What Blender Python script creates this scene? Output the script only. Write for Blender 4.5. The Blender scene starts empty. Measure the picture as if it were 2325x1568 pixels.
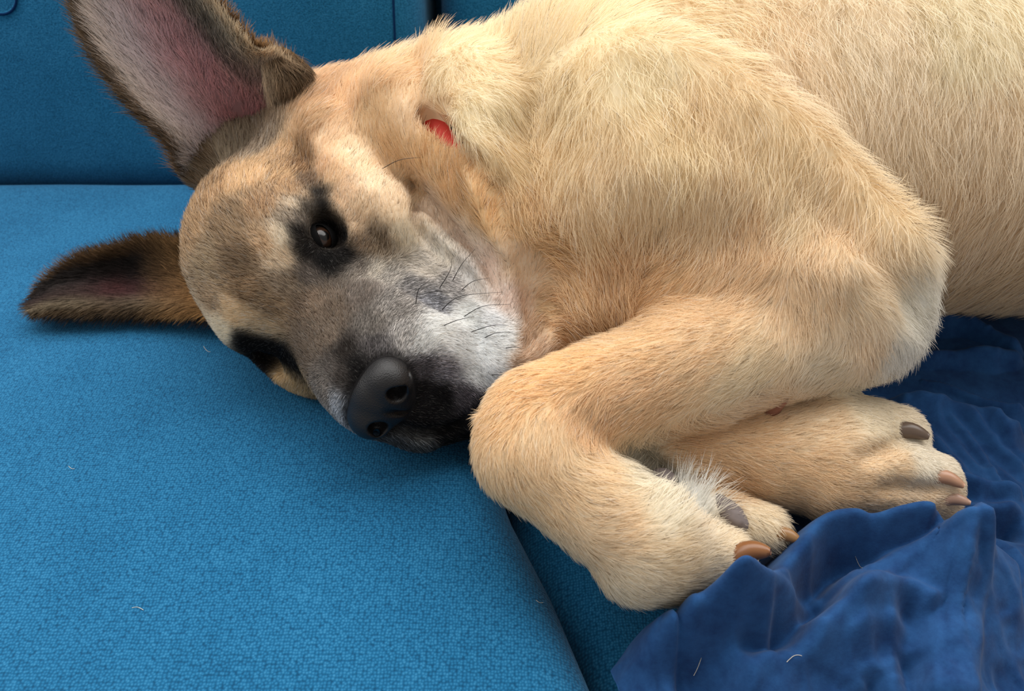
import bpy, bmesh, math, random, time
import numpy as np
from mathutils import Vector, Matrix

T0 = time.time()
FUR = True
rng = np.random.default_rng(7)
random.seed(7)
scene = bpy.context.scene
col = scene.collection

# ------------------------------------------------------------------ camera
IMG_W, IMG_H = 2325, 1568
FPX = 1800.0
PITCH = math.radians(40)
CAM = np.array([0.0, 0.0, 0.36])
FWD = np.array([0, math.cos(PITCH), -math.sin(PITCH)])
UPV = np.array([0, math.sin(PITCH), math.cos(PITCH)])
cam_data = bpy.data.cameras.new('camera')
cam = bpy.data.objects.new('camera', cam_data)
col.objects.link(cam)
cam.location = CAM
cam.rotation_euler = (math.pi / 2 - PITCH, 0, 0)
cam_data.sensor_width = 36.0
cam_data.lens = 36.0 * FPX / IMG_W
cam_data.clip_start = 0.01
cam_data.dof.use_dof = True
cam_data.dof.focus_distance = 0.44
cam_data.dof.aperture_fstop = 12.0
scene.camera = cam

# ------------------------------------------------------------------ light
scene.view_settings.view_transform = 'Standard'
scene.view_settings.look = 'None'
scene.view_settings.exposure = 0.13
scene.view_settings.gamma = 1.0
scene.view_settings.use_curve_mapping = False
world = bpy.data.worlds.new('room_daylight')
scene.world = world
world.use_nodes = True
world.node_tree.nodes['Background'].inputs[0].default_value = (1.0, 0.98, 0.95, 1)
world.node_tree.nodes['Background'].inputs[1].default_value = 0.48


def area_light(name, loc, target, size, power, colour):
    ld = bpy.data.lights.new(name, 'AREA')
    ld.shape = 'RECTANGLE'
    ld.size, ld.size_y = size
    ld.energy = power
    ld.color = colour
    o = bpy.data.objects.new(name, ld)
    col.objects.link(o)
    o.location = loc
    o.rotation_euler = (Vector(target) - Vector(loc)).to_track_quat('-Z', 'Y').to_euler()
    return o


area_light('window_daylight', (0.1, 1.22, 1.70), (0.0, 0.42, 0.05), (3.0, 2.0), 82, (1.0, 0.985, 0.96))
area_light('side_window_daylight', (-1.7, 0.5, 1.5), (0.0, 0.4, 0.05), (1.0, 1.2), 16, (1.0, 0.98, 0.95))


# ------------------------------------------------------------------ helpers
def ray(px, py):
    px = np.asarray(px, float)
    py = np.asarray(py, float)
    xc = (px - IMG_W / 2) / FPX
    yc = (IMG_H / 2 - py) / FPX
    return np.stack([xc, FWD[1] + yc * UPV[1], FWD[2] + yc * UPV[2]], -1)


def at(px, py, z):
    """point of the place seen at photo pixel px, py that stands z metres above the seat"""
    d = ray(px, py)
    return CAM + d * ((z - CAM[2]) / d[2])


def at_depth(px, py, t):
    return CAM + ray(px, py) * t


def srgb(r, g, b):
    c = np.array([r, g, b], float) / 255.0
    return np.where(c <= 0.04045, c / 12.92, ((c + 0.055) / 1.055) ** 2.4)


def hash3(i, j, k, seed=0):
    n = (i.astype(np.int64) * 374761393 + j.astype(np.int64) * 668265263 + k.astype(np.int64) * 2147483647 + seed * 974634777)
    n = (n ^ (n >> 13)) * 1274126177
    n = n ^ (n >> 16)
    return (n & 0xffffff) / float(0xffffff)


def vnoise(p, seed=0):
    """smooth value noise, -1..1"""
    p = np.asarray(p, float)
    i = np.floor(p).astype(np.int64)
    f = p - i
    f = f * f * (3 - 2 * f)
    out = 0
    for dx in (0, 1):
        for dy in (0, 1):
            for dz in (0, 1):
                w = (f[..., 0] if dx else 1 - f[..., 0]) * (f[..., 1] if dy else 1 - f[..., 1]) * (f[..., 2] if dz else 1 - f[..., 2])
                out = out + w * hash3(i[..., 0] + dx, i[..., 1] + dy, i[..., 2] + dz, seed)
    return out * 2 - 1


def unit(v):
    return v / (np.linalg.norm(v, axis=-1, keepdims=True) + 1e-12)


def mesh_obj(name, verts, faces, mat, parent=None, smooth=True):
    me = bpy.data.meshes.new(name)
    verts = np.asarray(verts, float)
    if isinstance(faces, np.ndarray):
        n, k = faces.shape
        me.vertices.add(len(verts))
        me.vertices.foreach_set('co', verts.astype(np.float32).ravel())
        me.loops.add(n * k)
        me.loops.foreach_set('vertex_index', faces.astype(np.int32).ravel())
        me.polygons.add(n)
        me.polygons.foreach_set('loop_start', np.arange(0, n * k, k, dtype=np.int32))
        me.polygons.foreach_set('loop_total', np.full(n, k, dtype=np.int32))
        me.update(calc_edges=True)
    else:
        me.from_pydata([tuple(v) for v in verts], [], [tuple(f) for f in faces])
        me.update()
    me.polygons.foreach_set('use_smooth', np.full(len(me.polygons), smooth, dtype=bool))
    me.materials.append(mat)
    o = bpy.data.objects.new(name, me)
    col.objects.link(o)
    if parent is not None:
        o.parent = parent
        o.matrix_parent_inverse = parent.matrix_world.inverted()
    return o


def empty(name, loc):
    o = bpy.data.objects.new(name, None)
    col.objects.link(o)
    o.location = loc
    o.empty_display_size = 0.05
    o.matrix_world = Matrix.Translation(Vector(loc))
    return o


def tag(o, label, cat=None, group=None, kind=None):
    if label:
        o['label'] = label
    if cat:
        o['category'] = cat
    if group:
        o['group'] = group
    if kind:
        o['kind'] = kind
    return o


def grid_faces(nu, nv, wrap_u=False, wrap_v=False):
    f = []
    for i in range(nu if wrap_u else nu - 1):
        for j in range(nv if wrap_v else nv - 1):
            a, b = i, (i + 1) % nu
            c, d = j, (j + 1) % nv
            f.append((a * nv + c, b * nv + c, b * nv + d, a * nv + d))
    return f


def catmull(pts, n):
    """Catmull-Rom samples through points (m,k) -> (n,k)"""
    P = np.asarray(pts, float)
    m = len(P)
    E = np.vstack([2 * P[0] - P[1], P, 2 * P[-1] - P[-2]])
    t = np.linspace(0, m - 1, n)
    i = np.minimum(t.astype(int), m - 2)
    f = (t - i)[:, None]
    a, b, c, d = E[i], E[i + 1], E[i + 2], E[i + 3]
    return 0.5 * (2 * b + (c - a) * f + (2 * a - 5 * b + 4 * c - d) * f ** 2 + (3 * b - a - 3 * c + d) * f ** 3)


def tube(path, radii, nseg=8):
    """swept tube -> verts, faces (closed ends)"""
    P = np.asarray(path, float)
    n = len(P)
    radii = np.broadcast_to(np.asarray(radii, float), (n,))
    T = unit(np.gradient(P, axis=0))
    ref = np.array([0, 0, 1.0]) if abs(T[0][2]) < 0.9 else np.array([1.0, 0, 0])
    N = []
    v = ref
    for k in range(n):
        v = v - T[k] * np.dot(v, T[k])
        v = v / np.linalg.norm(v)
        N.append(v)
    N = np.array(N)
    B = np.cross(T, N)
    a = np.arange(nseg) * 2 * math.pi / nseg
    V = P[:, None] + radii[:, None, None] * (np.cos(a)[None, :, None] * N[:, None] + np.sin(a)[None, :, None] * B[:, None])
    f = grid_faces(n, nseg, wrap_v=True)
    f.append(tuple(range(nseg))[::-1])
    f.append(tuple((n - 1) * nseg + k for k in range(nseg)))
    return V.reshape(-1, 3), f


# ------------------------------------------------------------------ materials
def new_mat(name):
    m = bpy.data.materials.new(name)
    m.use_nodes = True
    nt = m.node_tree
    return m, nt, nt.nodes['Principled BSDF']


def plain(name, rgb, rough=0.6, spec=0.4, coat=0.0):
    m, nt, b = new_mat(name)
    b.inputs['Base Color'].default_value = (*srgb(*rgb), 1)
    b.inputs['Roughness'].default_value = rough
    b.inputs['Specular IOR Level'].default_value = spec
    b.inputs['Coat Weight'].default_value = coat
    b.inputs['Coat Roughness'].default_value = 0.08
    return m


def node(nt, kind, **kw):
    n = nt.nodes.new(kind)
    for k, v in kw.items():
        setattr(n, k, v)
    return n


def upholstery(name, dark, mid, light, scale=1.0, upright=False):
    m, nt, b = new_mat(name)
    L = nt.links.new
    tc = node(nt, 'ShaderNodeTexCoord')
    wv = node(nt, 'ShaderNodeTexVoronoi')
    wv.voronoi_dimensions = '2D'
    sx = node(nt, 'ShaderNodeSeparateXYZ')
    cx = node(nt, 'ShaderNodeCombineXYZ')
    L(tc.outputs['Object'], sx.inputs[0])
    L(sx.outputs[0], cx.inputs[0])
    L(sx.outputs[2 if upright else 1], cx.inputs[1])
    wv.inputs['Scale'].default_value = 620 * scale
    wv.inputs['Randomness'].default_value = 0.55
    L(cx.outputs[0], wv.inputs['Vector'])
    n1 = node(nt, 'ShaderNodeTexNoise')
    n1.inputs['Scale'].default_value = 420 * scale
    n1.inputs['Detail'].default_value = 3
    L(tc.outputs['Object'], n1.inputs['Vector'])
    n2 = node(nt, 'ShaderNodeTexNoise')
    n2.inputs['Scale'].default_value = 16
    n2.inputs['Detail'].default_value = 6
    n2.inputs['Roughness'].default_value = 0.65
    L(tc.outputs['Object'], n2.inputs['Vector'])
    mx = node(nt, 'ShaderNodeMath', operation='MULTIPLY_ADD')
    L(n1.outputs['Fac'], mx.inputs[0])
    mx.inputs[1].default_value = 0.95
    L(wv.outputs['Distance'], mx.inputs[2])
    m2 = node(nt, 'ShaderNodeMath', operation='MULTIPLY_ADD')
    L(n2.outputs['Fac'], m2.inputs[0])
    m2.inputs[1].default_value = -0.55
    L(mx.outputs[0], m2.inputs[2])
    cr = node(nt, 'ShaderNodeValToRGB')
    cr.color_ramp.elements[0].position = 0.10
    cr.color_ramp.elements[0].color = (*srgb(*light), 1)
    cr.color_ramp.elements[1].position = 1.0
    cr.color_ramp.elements[1].color = (*srgb(*dark), 1)
    e = cr.color_ramp.elements.new(0.55)
    e.color = (*srgb(*mid), 1)
    L(m2.outputs[0], cr.inputs['Fac'])
    L(cr.outputs['Color'], b.inputs['Base Color'])
    bp = node(nt, 'ShaderNodeBump')
    bp.invert = True
    bp.inputs['Strength'].default_value = 0.45
    bp.inputs['Distance'].default_value = 0.0008
    L(mx.outputs[0], bp.inputs['Height'])
    L(bp.outputs['Normal'], b.inputs['Normal'])
    b.inputs['Roughness'].default_value = 0.95
    b.inputs['Specular IOR Level'].default_value = 0.1
    b.inputs['Sheen Weight'].default_value = 0.15
    b.inputs['Sheen Roughness'].default_value = 0.5
    b.inputs['Sheen Tint'].default_value = (0.5, 0.75, 1.0, 1)
    return m


M_SEAT = upholstery('blue_weave', (12, 65, 98), (24, 90, 129), (48, 114, 152))
M_BACK = upholstery('blue_weave_backrest', (14, 74, 106), (27, 100, 140), (52, 124, 162), 1.2, True)
M_SEAM = plain('dark_blue_thread', (6, 40, 78), 0.9, 0.1)

# ------------------------------------------------------------------ sofa
sofa = empty('sofa', (0, 0.45, -0.16))
tag(sofa, 'blue woven fabric sofa with seat and back cushions under the dog', 'sofa')


def seat_top(x, y):
    """height of the seat upholstery, left cushion"""
    return 0.012 * np.exp(-((x + 0.10) / 0.30) ** 2 - ((y - 0.33) / 0.22) ** 2) - 0.004


def loft(name, ring_fn, stations, mat, parent):
    """closed loft: ring_fn(s) -> (k,3)"""
    R = np.array([ring_fn(s) for s in stations])
    n, k, _ = R.shape
    f = grid_faces(n, k, wrap_v=True)
    f.append(tuple(range(k)))
    f.append(tuple((n - 1) * k + i for i in range(k))[::-1])
    return mesh_obj(name, R.reshape(-1, 3), f, mat, parent)


def rounded_profile(x0, x1, z0, z1, r, ntop=90, nc=10):
    """closed rounded rectangle in x/z, dense on top"""
    pts = []
    for cx, cz, a0 in ((x1 - r, z0 + r, -90), (x1 - r, z1 - r, 0)):
        for a in np.linspace(a0, a0 + 90, nc):
            pts.append((cx + r * math.cos(math.radians(a)), cz + r * math.sin(math.radians(a))))
    for x in np.linspace(x1 - r, x0 + r, ntop + 2)[1:-1]:
        pts.append((x, z1))
    for cx, cz, a0 in ((x0 + r, z1 - r, 90), (x0 + r, z0 + r, 180)):
        for a in np.linspace(a0, a0 + 90, nc):
            pts.append((cx + r * math.cos(math.radians(a)), cz + r * math.sin(math.radians(a))))
    return np.array(pts)


SEAT_EDGE = np.array([[-0.02, 0.075], [0.10, 0.062], [0.18, 0.043], [0.235, 0.024], [0.29, 0.0], [0.40, -0.03], [0.55, -0.05], [0.75, -0.07]])


def seat_edge(y):
    return np.interp(y, SEAT_EDGE[:, 0], SEAT_EDGE[:, 1])


SEAT_Y0, SEAT_Y1 = -0.06, 0.690


def seat_ring(y, x0, x1, z0, z1, inset):
    p = rounded_profile(x0 + inset, x1 - inset, z0 + inset, z1 - inset, 0.032)
    return p


def seat_left_ring(s):
    y, inset = s
    p = seat_ring(y, -1.15, seat_edge(y), -0.15, 0.0, inset)
    P = np.stack([p[:, 0], np.full(len(p), y), p[:, 1]], 1)
    top = np.clip((P[:, 2] + 0.06) / 0.06, 0, 1)
    P[:, 2] += top * (seat_top(P[:, 0], P[:, 1]))
    P[:, 2] += top * 0.0012 * vnoise(np.stack([P[:, 0] * 14, P[:, 1] * 14, P[:, 2] * 0], 1), 3)
    return P


def end_stations(y0, y1, n, r=0.03):
    out = [(y0 + r * (1 - math.cos(a)), r * (1 - math.sin(a))) for a in np.linspace(0, math.pi / 2, 7)]
    out += [(y, 0.0) for y in np.linspace(y0 + r, y1 - r, n)[1:-1]]
    out += [(y1 - r * (1 - math.cos(a)), r * (1 - math.sin(a))) for a in np.linspace(math.pi / 2, 0, 7)]
    return out


loft('seat_cushion', seat_left_ring, end_stations(SEAT_Y0, SEAT_Y1, 60), M_SEAT, sofa)


def seat_right_ring(s):
    y, inset = s
    p = seat_ring(y, seat_edge(y) + 0.004, 1.15, -0.17, -0.038, inset)
    P = np.stack([p[:, 0], np.full(len(p), y), p[:, 1]], 1)
    top = np.clip((P[:, 2] + 0.10) / 0.06, 0, 1)
    up = np.clip((y - 0.28) / 0.14, 0, 1)
    P[:, 2] += top * 0.028 * up * up * (3 - 2 * up)
    P[:, 2] += top * 0.003 * vnoise(np.stack([P[:, 0] * 9, P[:, 1] * 9, P[:, 2] * 0], 1), 5)
    return P


loft('seat_cushion', seat_right_ring, end_stations(SEAT_Y0, SEAT_Y1, 50), M_SEAT, sofa)

# back cushions: lofted along x, leaning back
LEAN = math.radians(14)


def back_frame(y, z):
    """local depth/height -> world y,z of the leaning backrest; origin at the crease"""
    c, s = math.cos(LEAN), math.sin(LEAN)
    return 0.688 + y * c + z * s, -0.035 + z * c - y * s


def back_ring_fn(setback, thick, height, seed):
    def fn(s):
        x, inset = s
        p = rounded_profile(0 + inset, thick - inset, 0 + inset, height - inset, 0.045, ntop=14)
        # extra rows up the front face
        p0 = rounded_profile(0, thick, 0, height, 0.045, ntop=14)
        q = []
        m = len(p)
        for i in range(m):
            a, b = p[i], p[(i + 1) % m]
            L = np.linalg.norm(p0[(i + 1) % m] - p0[i])
            k = max(1, int(L / 0.02))
            for j in range(k):
                q.append(a + (b - a) * j / k)
        q = np.array(q)
        bul = 0.018 * np.sin(np.clip(q[:, 1] / height, 0, 1) * math.pi) * min(1, (1 - inset / 0.03))
        q[:, 0] -= bul * (q[:, 0] < thick / 2)
        yy, zz = back_frame(q[:, 0] + setback, q[:, 1])
        P = np.stack([np.full(len(q), x), yy, zz], 1)
        P[:, 1] += 0.003 * vnoise(P * 9, seed)
        return P
    return fn


BACK_EDGE_X = -0.080
bc1 = loft('back_cushion', back_ring_fn(0.0, 0.16, 0.42, 11), end_stations(-1.15, BACK_EDGE_X, 60), M_BACK, sofa)
bc2 = loft('back_cushion', back_ring_fn(0.035, 0.16, 0.42, 12), end_stations(BACK_EDGE_X + 0.012, 1.15, 60), M_BACK, sofa)


def box(name, lo, hi, mat, parent, bevel=0.02):
    bm = bmesh.new()
    bmesh.ops.create_cube(bm, size=1)
    for v in bm.verts:
        v.co = Vector([lo[i] + (v.co[i] + 0.5) * (hi[i] - lo[i]) for i in range(3)])
    bmesh.ops.bevel(bm, geom=list(bm.edges), offset=bevel, segments=3, affect='EDGES', profile=0.5)
    me = bpy.data.meshes.new(name)
    bm.to_mesh(me)
    bm.free()
    me.polygons.foreach_set('use_smooth', np.full(len(me.polygons), True, dtype=bool))
    me.materials.append(mat)
    o = bpy.data.objects.new(name, me)
    col.objects.link(o)
    o.parent = parent
    o.matrix_parent_inverse = parent.matrix_world.inverted()
    return o


box('sofa_base', (-1.17, -0.05, -0.30), (1.17, 0.93, -0.172), M_SEAT, sofa)
box('backrest_frame', (-1.17, 0.90, -0.172), (1.17, 1.0, 0.36), M_BACK, sofa)

# ------------------------------------------------------------------ dog: solid-form modelling
PR = []      # list of primitives, blended in order


def cap(a, b, ra, rb, k=0.02, op='u', flat=None):
    a = np.asarray(a, float)
    b = np.asarray(b, float)
    c = (a + b) / 2
    R = np.linalg.norm(b - a) / 2 + max(ra, rb)
    PR.append(dict(t='cap', a=a, b=b, ra=ra, rb=rb, k=k, op=op, c=c, R=R, flat=flat))


def chain(pts, rads, k=0.02, op='u'):
    """a run of tapered capsules that blends as one form"""
    P = np.asarray(pts, float)
    rr = np.broadcast_to(np.asarray(rads, float), (len(P),))
    c = (P.min(0) + P.max(0)) / 2
    PR.append(dict(t='run', P=P, rr=rr, k=k, op=op, c=c, R=float((np.linalg.norm(P - c, axis=1) + rr).max())))


def ell(c, r, axes=None, k=0.02, op='u'):
    c = np.asarray(c, float)
    A = np.eye(3) if axes is None else np.asarray(axes, float)
    PR.append(dict(t='ell', c=c, r=np.asarray(r, float), A=A, k=k, op=op, R=float(max(r))))


def prim_d(q, p):
    if q['t'] == 'run':
        d = np.full(len(p), 1.0)
        for i in range(len(q['P']) - 1):
            a, ba = q['P'][i], q['P'][i + 1] - q['P'][i]
            h = np.clip(((p - a) @ ba) / (ba @ ba + 1e-12), 0, 1)
            d = np.minimum(d, np.linalg.norm(p - a - h[:, None] * ba, axis=1) - (q['rr'][i] + (q['rr'][i + 1] - q['rr'][i]) * h))
        return d
    if q['t'] == 'cap':
        a, b = q['a'], q['b']
        if q['flat'] is not None:
            n, s = q['flat']
            p = p + np.outer((p - q['c']) @ n, n * (1 / s - 1))
        ba = b - a
        h = np.clip(((p - a) @ ba) / (ba @ ba + 1e-12), 0, 1)
        d = np.linalg.norm(p - a - h[:, None] * ba, axis=1) - (q['ra'] + (q['rb'] - q['ra']) * h)
        return d * (q['flat'][1] if q['flat'] is not None and q['flat'][1] < 1 else 1.0)
    v = (p - q['c']) @ q['A'].T
    k0 = np.linalg.norm(v / q['r'], axis=1)
    k1 = np.linalg.norm(v / q['r'] ** 2, axis=1) + 1e-9
    return k0 * (k0 - 1) / k1


def combine(d, e, q):
    k = q['k']
    if q['op'] == 'u':
        h = np.maximum(k - np.abs(d - e), 0) / k
        return np.minimum(d, e) - h * h * k * 0.25
    e = -e
    h = np.maximum(k - np.abs(d - e), 0) / k
    return np.maximum(d, e) + h * h * k * 0.25


def sdf(p, prims=None):
    p = np.asarray(p, float)
    d = np.full(len(p), 1.0)
    for q in (PR if prims is None else prims):
        if len(p) > 5000:
            m = ((p - q['c']) ** 2).sum(1) < (q['R'] * 1.3 + q['k'] + 0.04) ** 2
            if m.any():
                d[m] = combine(d[m], prim_d(q, p[m]), q)
        else:
            d = combine(d, prim_d(q, p), q)
    return d


def hit(px, py, tmin=0.2):
    """where the sight line through photo pixels meets the dog's body: points, unit normals"""
    d = unit(ray(px, py)).reshape(-1, 3)
    t = np.full(len(d), tmin)
    for _ in range(42):
        t = t + np.clip(sdf(CAM + d * t[:, None]) * 0.9, -0.02, 0.06)
        t = np.minimum(t, 1.5)
    p = CAM + d * t[:, None]
    e = 5e-4
    n = np.stack([sdf(p + np.eye(3)[i] * e) - sdf(p - np.eye(3)[i] * e) for i in range(3)], 1)
    return p, unit(n)


# head frame: forward (nose), lateral (upper side), crown
HF = np.array([0.38695, -0.91938, 0.07074])
HL = np.array([0.47990, 0.26630, 0.83593])
HU = np.array([-0.78738, -0.28952, 0.54425])
HO = np.array([-0.1334, 0.3878, 0.0766])
HA = np.stack([HF, HL, HU])


def hd(x, y, z):
    return HO + (HF * x + HL * y + HU * z) * 0.01


def HE(c, r, k=0.015, op='u', tilt=0):
    A = HA
    if tilt:
        t = math.radians(tilt)
        A = np.stack([HF * math.cos(t) + HU * math.sin(t), HL, -HF * math.sin(t) + HU * math.cos(t)])
    ell(hd(*c), np.array(r) * 0.01, A, k, op)


# --- trunk
cap((0.16, 0.535, 0.112), (0.46, 0.53, 0.12), 0.135, 0.140, 0.05, flat=(np.array([0, 0, 1.0]), 0.86))
cap((0.46, 0.55, 0.10), (0.60, 0.58, 0.10), 0.115, 0.10, 0.06)
# --- neck
cap((-0.115, 0.520, 0.085), (0.07, 0.535, 0.095), 0.072, 0.100, 0.04)
cap(at(1330, 640, 0.055), at(1450, 620, 0.06), 0.068, 0.075, 0.05)      # chest front
cap(at(1080, 620, 0.040), at(1320, 640, 0.055), 0.042, 0.060, 0.03)     # throat
# --- shoulder and upper arm
ell(at(1480, 380, 0.125), (0.105, 0.075, 0.060), None, 0.05)
cap(at(1480, 470, 0.120), at(1905, 690, 0.095), 0.066, 0.043, 0.035)
cap(at(1400, 530, 0.085), at(1560, 560, 0.092), 0.060, 0.055, 0.04)
# --- near (upper) foreleg
cap(at(1925, 725, 0.085), at(1560, 830, 0.080), 0.036, 0.032, 0.012)
cap(at(1560, 830, 0.080), at(1230, 945, 0.074), 0.032, 0.0255, 0.012)
cap(at(1198, 975, 0.072), at(1204, 1025, 0.068), 0.0228, 0.0228, 0.015)
chain([at(1200, 1025, 0.068), at(1375, 1165, 0.050), at(1470, 1225, 0.042)], [0.0245, 0.0245, 0.024], 0.012)
cap(at(1470, 1235, 0.040), at(1645, 1262, 0.032), 0.0225, 0.0135, 0.010)   # outer toes
cap(at(1450, 1270, 0.030), at(1600, 1300, 0.018), 0.020, 0.014, 0.010)
cap(at(1560, 1150, 0.030), at(1735, 1200, 0.026), 0.014, 0.0115, 0.006)    # inner toe
# --- far (lower) foreleg
chain([at(1380, 1030, 0.028), at(1680, 1028, 0.029), at(1900, 1036, 0.032)], [0.0275, 0.0280, 0.0315], 0.003)
cap(at(1890, 978, 0.040), at(2035, 990, 0.036), 0.0240, 0.0165, 0.008)
cap(at(1920, 1050, 0.038), at(2120, 1085, 0.030), 0.022, 0.0135, 0.008)
cap(at(1900, 1095, 0.028), at(2125, 1130, 0.020), 0.021, 0.0125, 0.008)

# --- head
HE((-5.2, 0, 0.6), (7.6, 5.6, 5.0))
HE((-8, 0, -2.5), (5.5, 6.2, 6.0), 0.03)
for s in (1, -1):
    HE((-2.6, 4.2 * s, -3.4), (5.4, 2.8, 4.2), 0.02)          # cheek
    HE((-1.6, 3.0 * s, 1.5), (2.6, 2.0, 1.5), 0.012)          # brow
HE((5.4, -1.6, -4.9), (4.6, 2.2, 3.5), 0.018)                 # lower lip side, squashed on the seat
HE((4.6, 2.6, -6.2), (4.9, 2.9, 4.6), 0.020)                  # upper lip side
HE((4.4, 3.6, -8.2), (3.8, 2.2, 3.0), 0.015)
cap(hd(0.5, 0, -2.6), hd(7.9, 0, -3.3), 0.035, 0.0245, 0.02)    # muzzle
cap(hd(-3, 0, -8.2), hd(6.4, -0.2, -7.6), 0.036, 0.018, 0.010)  # lower jaw
cap(at(955, 945, 0.036), at(1130, 850, 0.040), 0.0195, 0.030, 0.010)  # chin
cap(at(1130, 850, 0.040), at(1250, 760, 0.045), 0.030, 0.045, 0.020)
for s in (1, -1):
    HE((0.4, 4.6 * s, -0.35), (1.4, 1.0, 1.1), 0.006, 's')      # eye socket


# root of the raised ear
cap(at_depth(478, 362, 0.555), at_depth(640, 322, 0.575), 0.022, 0.026, 0.015)


def trace(pts, n, passes=4):
    """points of the skin along a photo polyline, evened out in depth"""
    q = catmull(pts, n)
    p, nn = hit(q[:, 0], q[:, 1])
    t = (p - CAM) @ FWD
    for _ in range(passes):
        t[1:-1] = 0.25 * t[:-2] + 0.5 * t[1:-1] + 0.25 * t[2:]
        nn[1:-1] = 0.25 * nn[:-2] + 0.5 * nn[1:-1] + 0.25 * nn[2:]
    return at_depth(q[:, 0], q[:, 1], t[:, None]), unit(nn)


def ridge(pts, r, proud, k=0.008):
    n = len(pts) * 3
    p, nn = trace(pts, n)
    u = np.linspace(0, 1, n)
    rr = np.interp(u, np.linspace(0, 1, np.size(r)), np.atleast_1d(r)) if np.size(r) > 1 else np.full(n, float(r))
    pr = np.interp(u, np.linspace(0, 1, np.size(proud)), np.atleast_1d(proud)) if np.size(proud) > 1 else np.full(n, float(proud))
    c = p - nn * (rr - pr)[:, None]
    return [('u', c, rr, k)]


def groove(pts, r, depth, k=0.008):
    n = len(pts) * 3
    p, nn = trace(pts, n)
    u = np.linspace(0, 1, n)
    rr = r * np.clip(np.minimum(u, 1 - u) * 5 + 0.25, 0, 1)
    out = []
    for f, g_ in ((0.0, 1.0), (0.5, 0.75), (1.0, 0.5)):
        if f and depth < 1.4 * r:
            continue
        q = rr * g_
        top = r - min(depth, 1.4 * r) if f == 0 else -(depth - q) * f
        c = p + nn * (top * rr / r if f == 0 else top)[:, None]
        out += [('s', c, q, k)]
    return out


def apply(lst):
    for op, c, rr, k in lst:
        chain(c, rr, k, op)


# loose skin of cheek, jowl and neck
apply(ridge([(850, 220), (920, 310), (990, 395), (1060, 470)], 0.032, 0.006, 0.02))
L1 = ridge([(1010, 130), (1065, 200), (1112, 300), (1150, 400), (1185, 500), (1215, 590)], [0.024, 0.028, 0.026, 0.021, 0.016, 0.011], [0.010, 0.022, 0.027, 0.027, 0.024, 0.017], 0.006)
L1 += ridge([(880, 200), (950, 290), (1020, 375), (1085, 460), (1130, 550)], [0.017, 0.020, 0.020, 0.018, 0.015], [0.009, 0.012, 0.014, 0.015, 0.013], 0.008)
L1 += ridge([(738, 305), (800, 400), (880, 498), (960, 573), (1045, 638), (1100, 695)], [0.024, 0.025, 0.0215, 0.0165, 0.0130, 0.009], [0.012, 0.016, 0.018, 0.018, 0.016, 0.010], 0.004)
L1 += ridge([(985, 500), (1040, 560), (1095, 625), (1140, 700), (1162, 770), (1165, 815)], [0.014, 0.0145, 0.013, 0.011, 0.009, 0.008], [0.010, 0.012, 0.011, 0.009, 0.007, 0.006], 0.004)
L1 += ridge([(1120, 540), (1175, 640), (1206, 740), (1206, 815)], 0.015, [0.010, 0.014, 0.015, 0.012], 0.005)
L1 += ridge([(1060, 670), (1105, 725), (1132, 780), (1132, 822)], [0.008, 0.011, 0.012, 0.010], [0.004, 0.007, 0.008, 0.006], 0.006)
# shoulder and arm
L1 += ridge([(1240, 90), (1450, 170), (1650, 280), (1850, 420), (1980, 540)], 0.032, 0.013, 0.03)
apply(L1)
PR_SMOOTH = list(PR)
L2 = groove([(950, 240), (985, 272), (1010, 300), (1080, 390), (1140, 500)], 0.006, 0.0075, 0.005)
L2 += groove([(1085, 400), (1140, 500), (1185, 590), (1222, 680), (1238, 780)], 0.008, 0.016, 0.006)
L2 += groove([(958, 250), (980, 270), (1005, 296), (1030, 325)], 0.0085, 0.014, 0.003)
L2 += groove([(928, 415), (940, 470), (958, 515), (1005, 572), (1068, 632), (1115, 690)], 0.0045, 0.009, 0.004)
L2 += groove([(805, 566), (870, 606), (950, 650), (1030, 692), (1075, 724)], 0.0065, 0.0055, 0.008)
L2 += groove([(1165, 620), (1185, 690), (1194, 750), (1192, 800)], 0.0035, 0.006, 0.004)
L2 += groove([(1215, 230), (1225, 330), (1234, 450), (1238, 570), (1238, 680)], 0.018, 0.007, 0.02)
L2 += groove([(1480, 150), (1600, 240), (1720, 330), (1830, 410), (1920, 470)], 0.030, 0.009, 0.025)
L2 += groove([(1380, 610), (1480, 555), (1590, 530), (1720, 515)], 0.024, 0.008, 0.025)
L2 += groove([(800, 565), (880, 600), (960, 640), (1020, 680)], 0.012, 0.003, 0.012)
L2 += groove([(1890, 420), (1990, 530), (2065, 630), (2095, 730)], 0.012, 0.011, 0.012)
L2 += groove([(1968, 640), (1948, 700), (1955, 770)], 0.010, 0.0025, 0.012)
L2 += groove([(2070, 990), (2000, 1022), (1940, 1040)], 0.005, 0.004, 0.005)
L2 += groove([(2140, 1110), (2060, 1108), (1990, 1105)], 0.004, 0.004, 0.005)
L2 += groove([(850, 965), (960, 985), (1050, 965), (1095, 925)], 0.003, 0.005, 0.004)   # mouth
L2 += groove([(1040, 675), (1072, 715), (1088, 780)], 0.003, 0.002, 0.004)
L2 += groove([(1420, 1010), (1470, 1050), (1520, 1090)], 0.006, 0.008, 0.006)
apply(L2)

# ------------------------------------------------------------------ meshing (surface nets)
NB = 8


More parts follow.
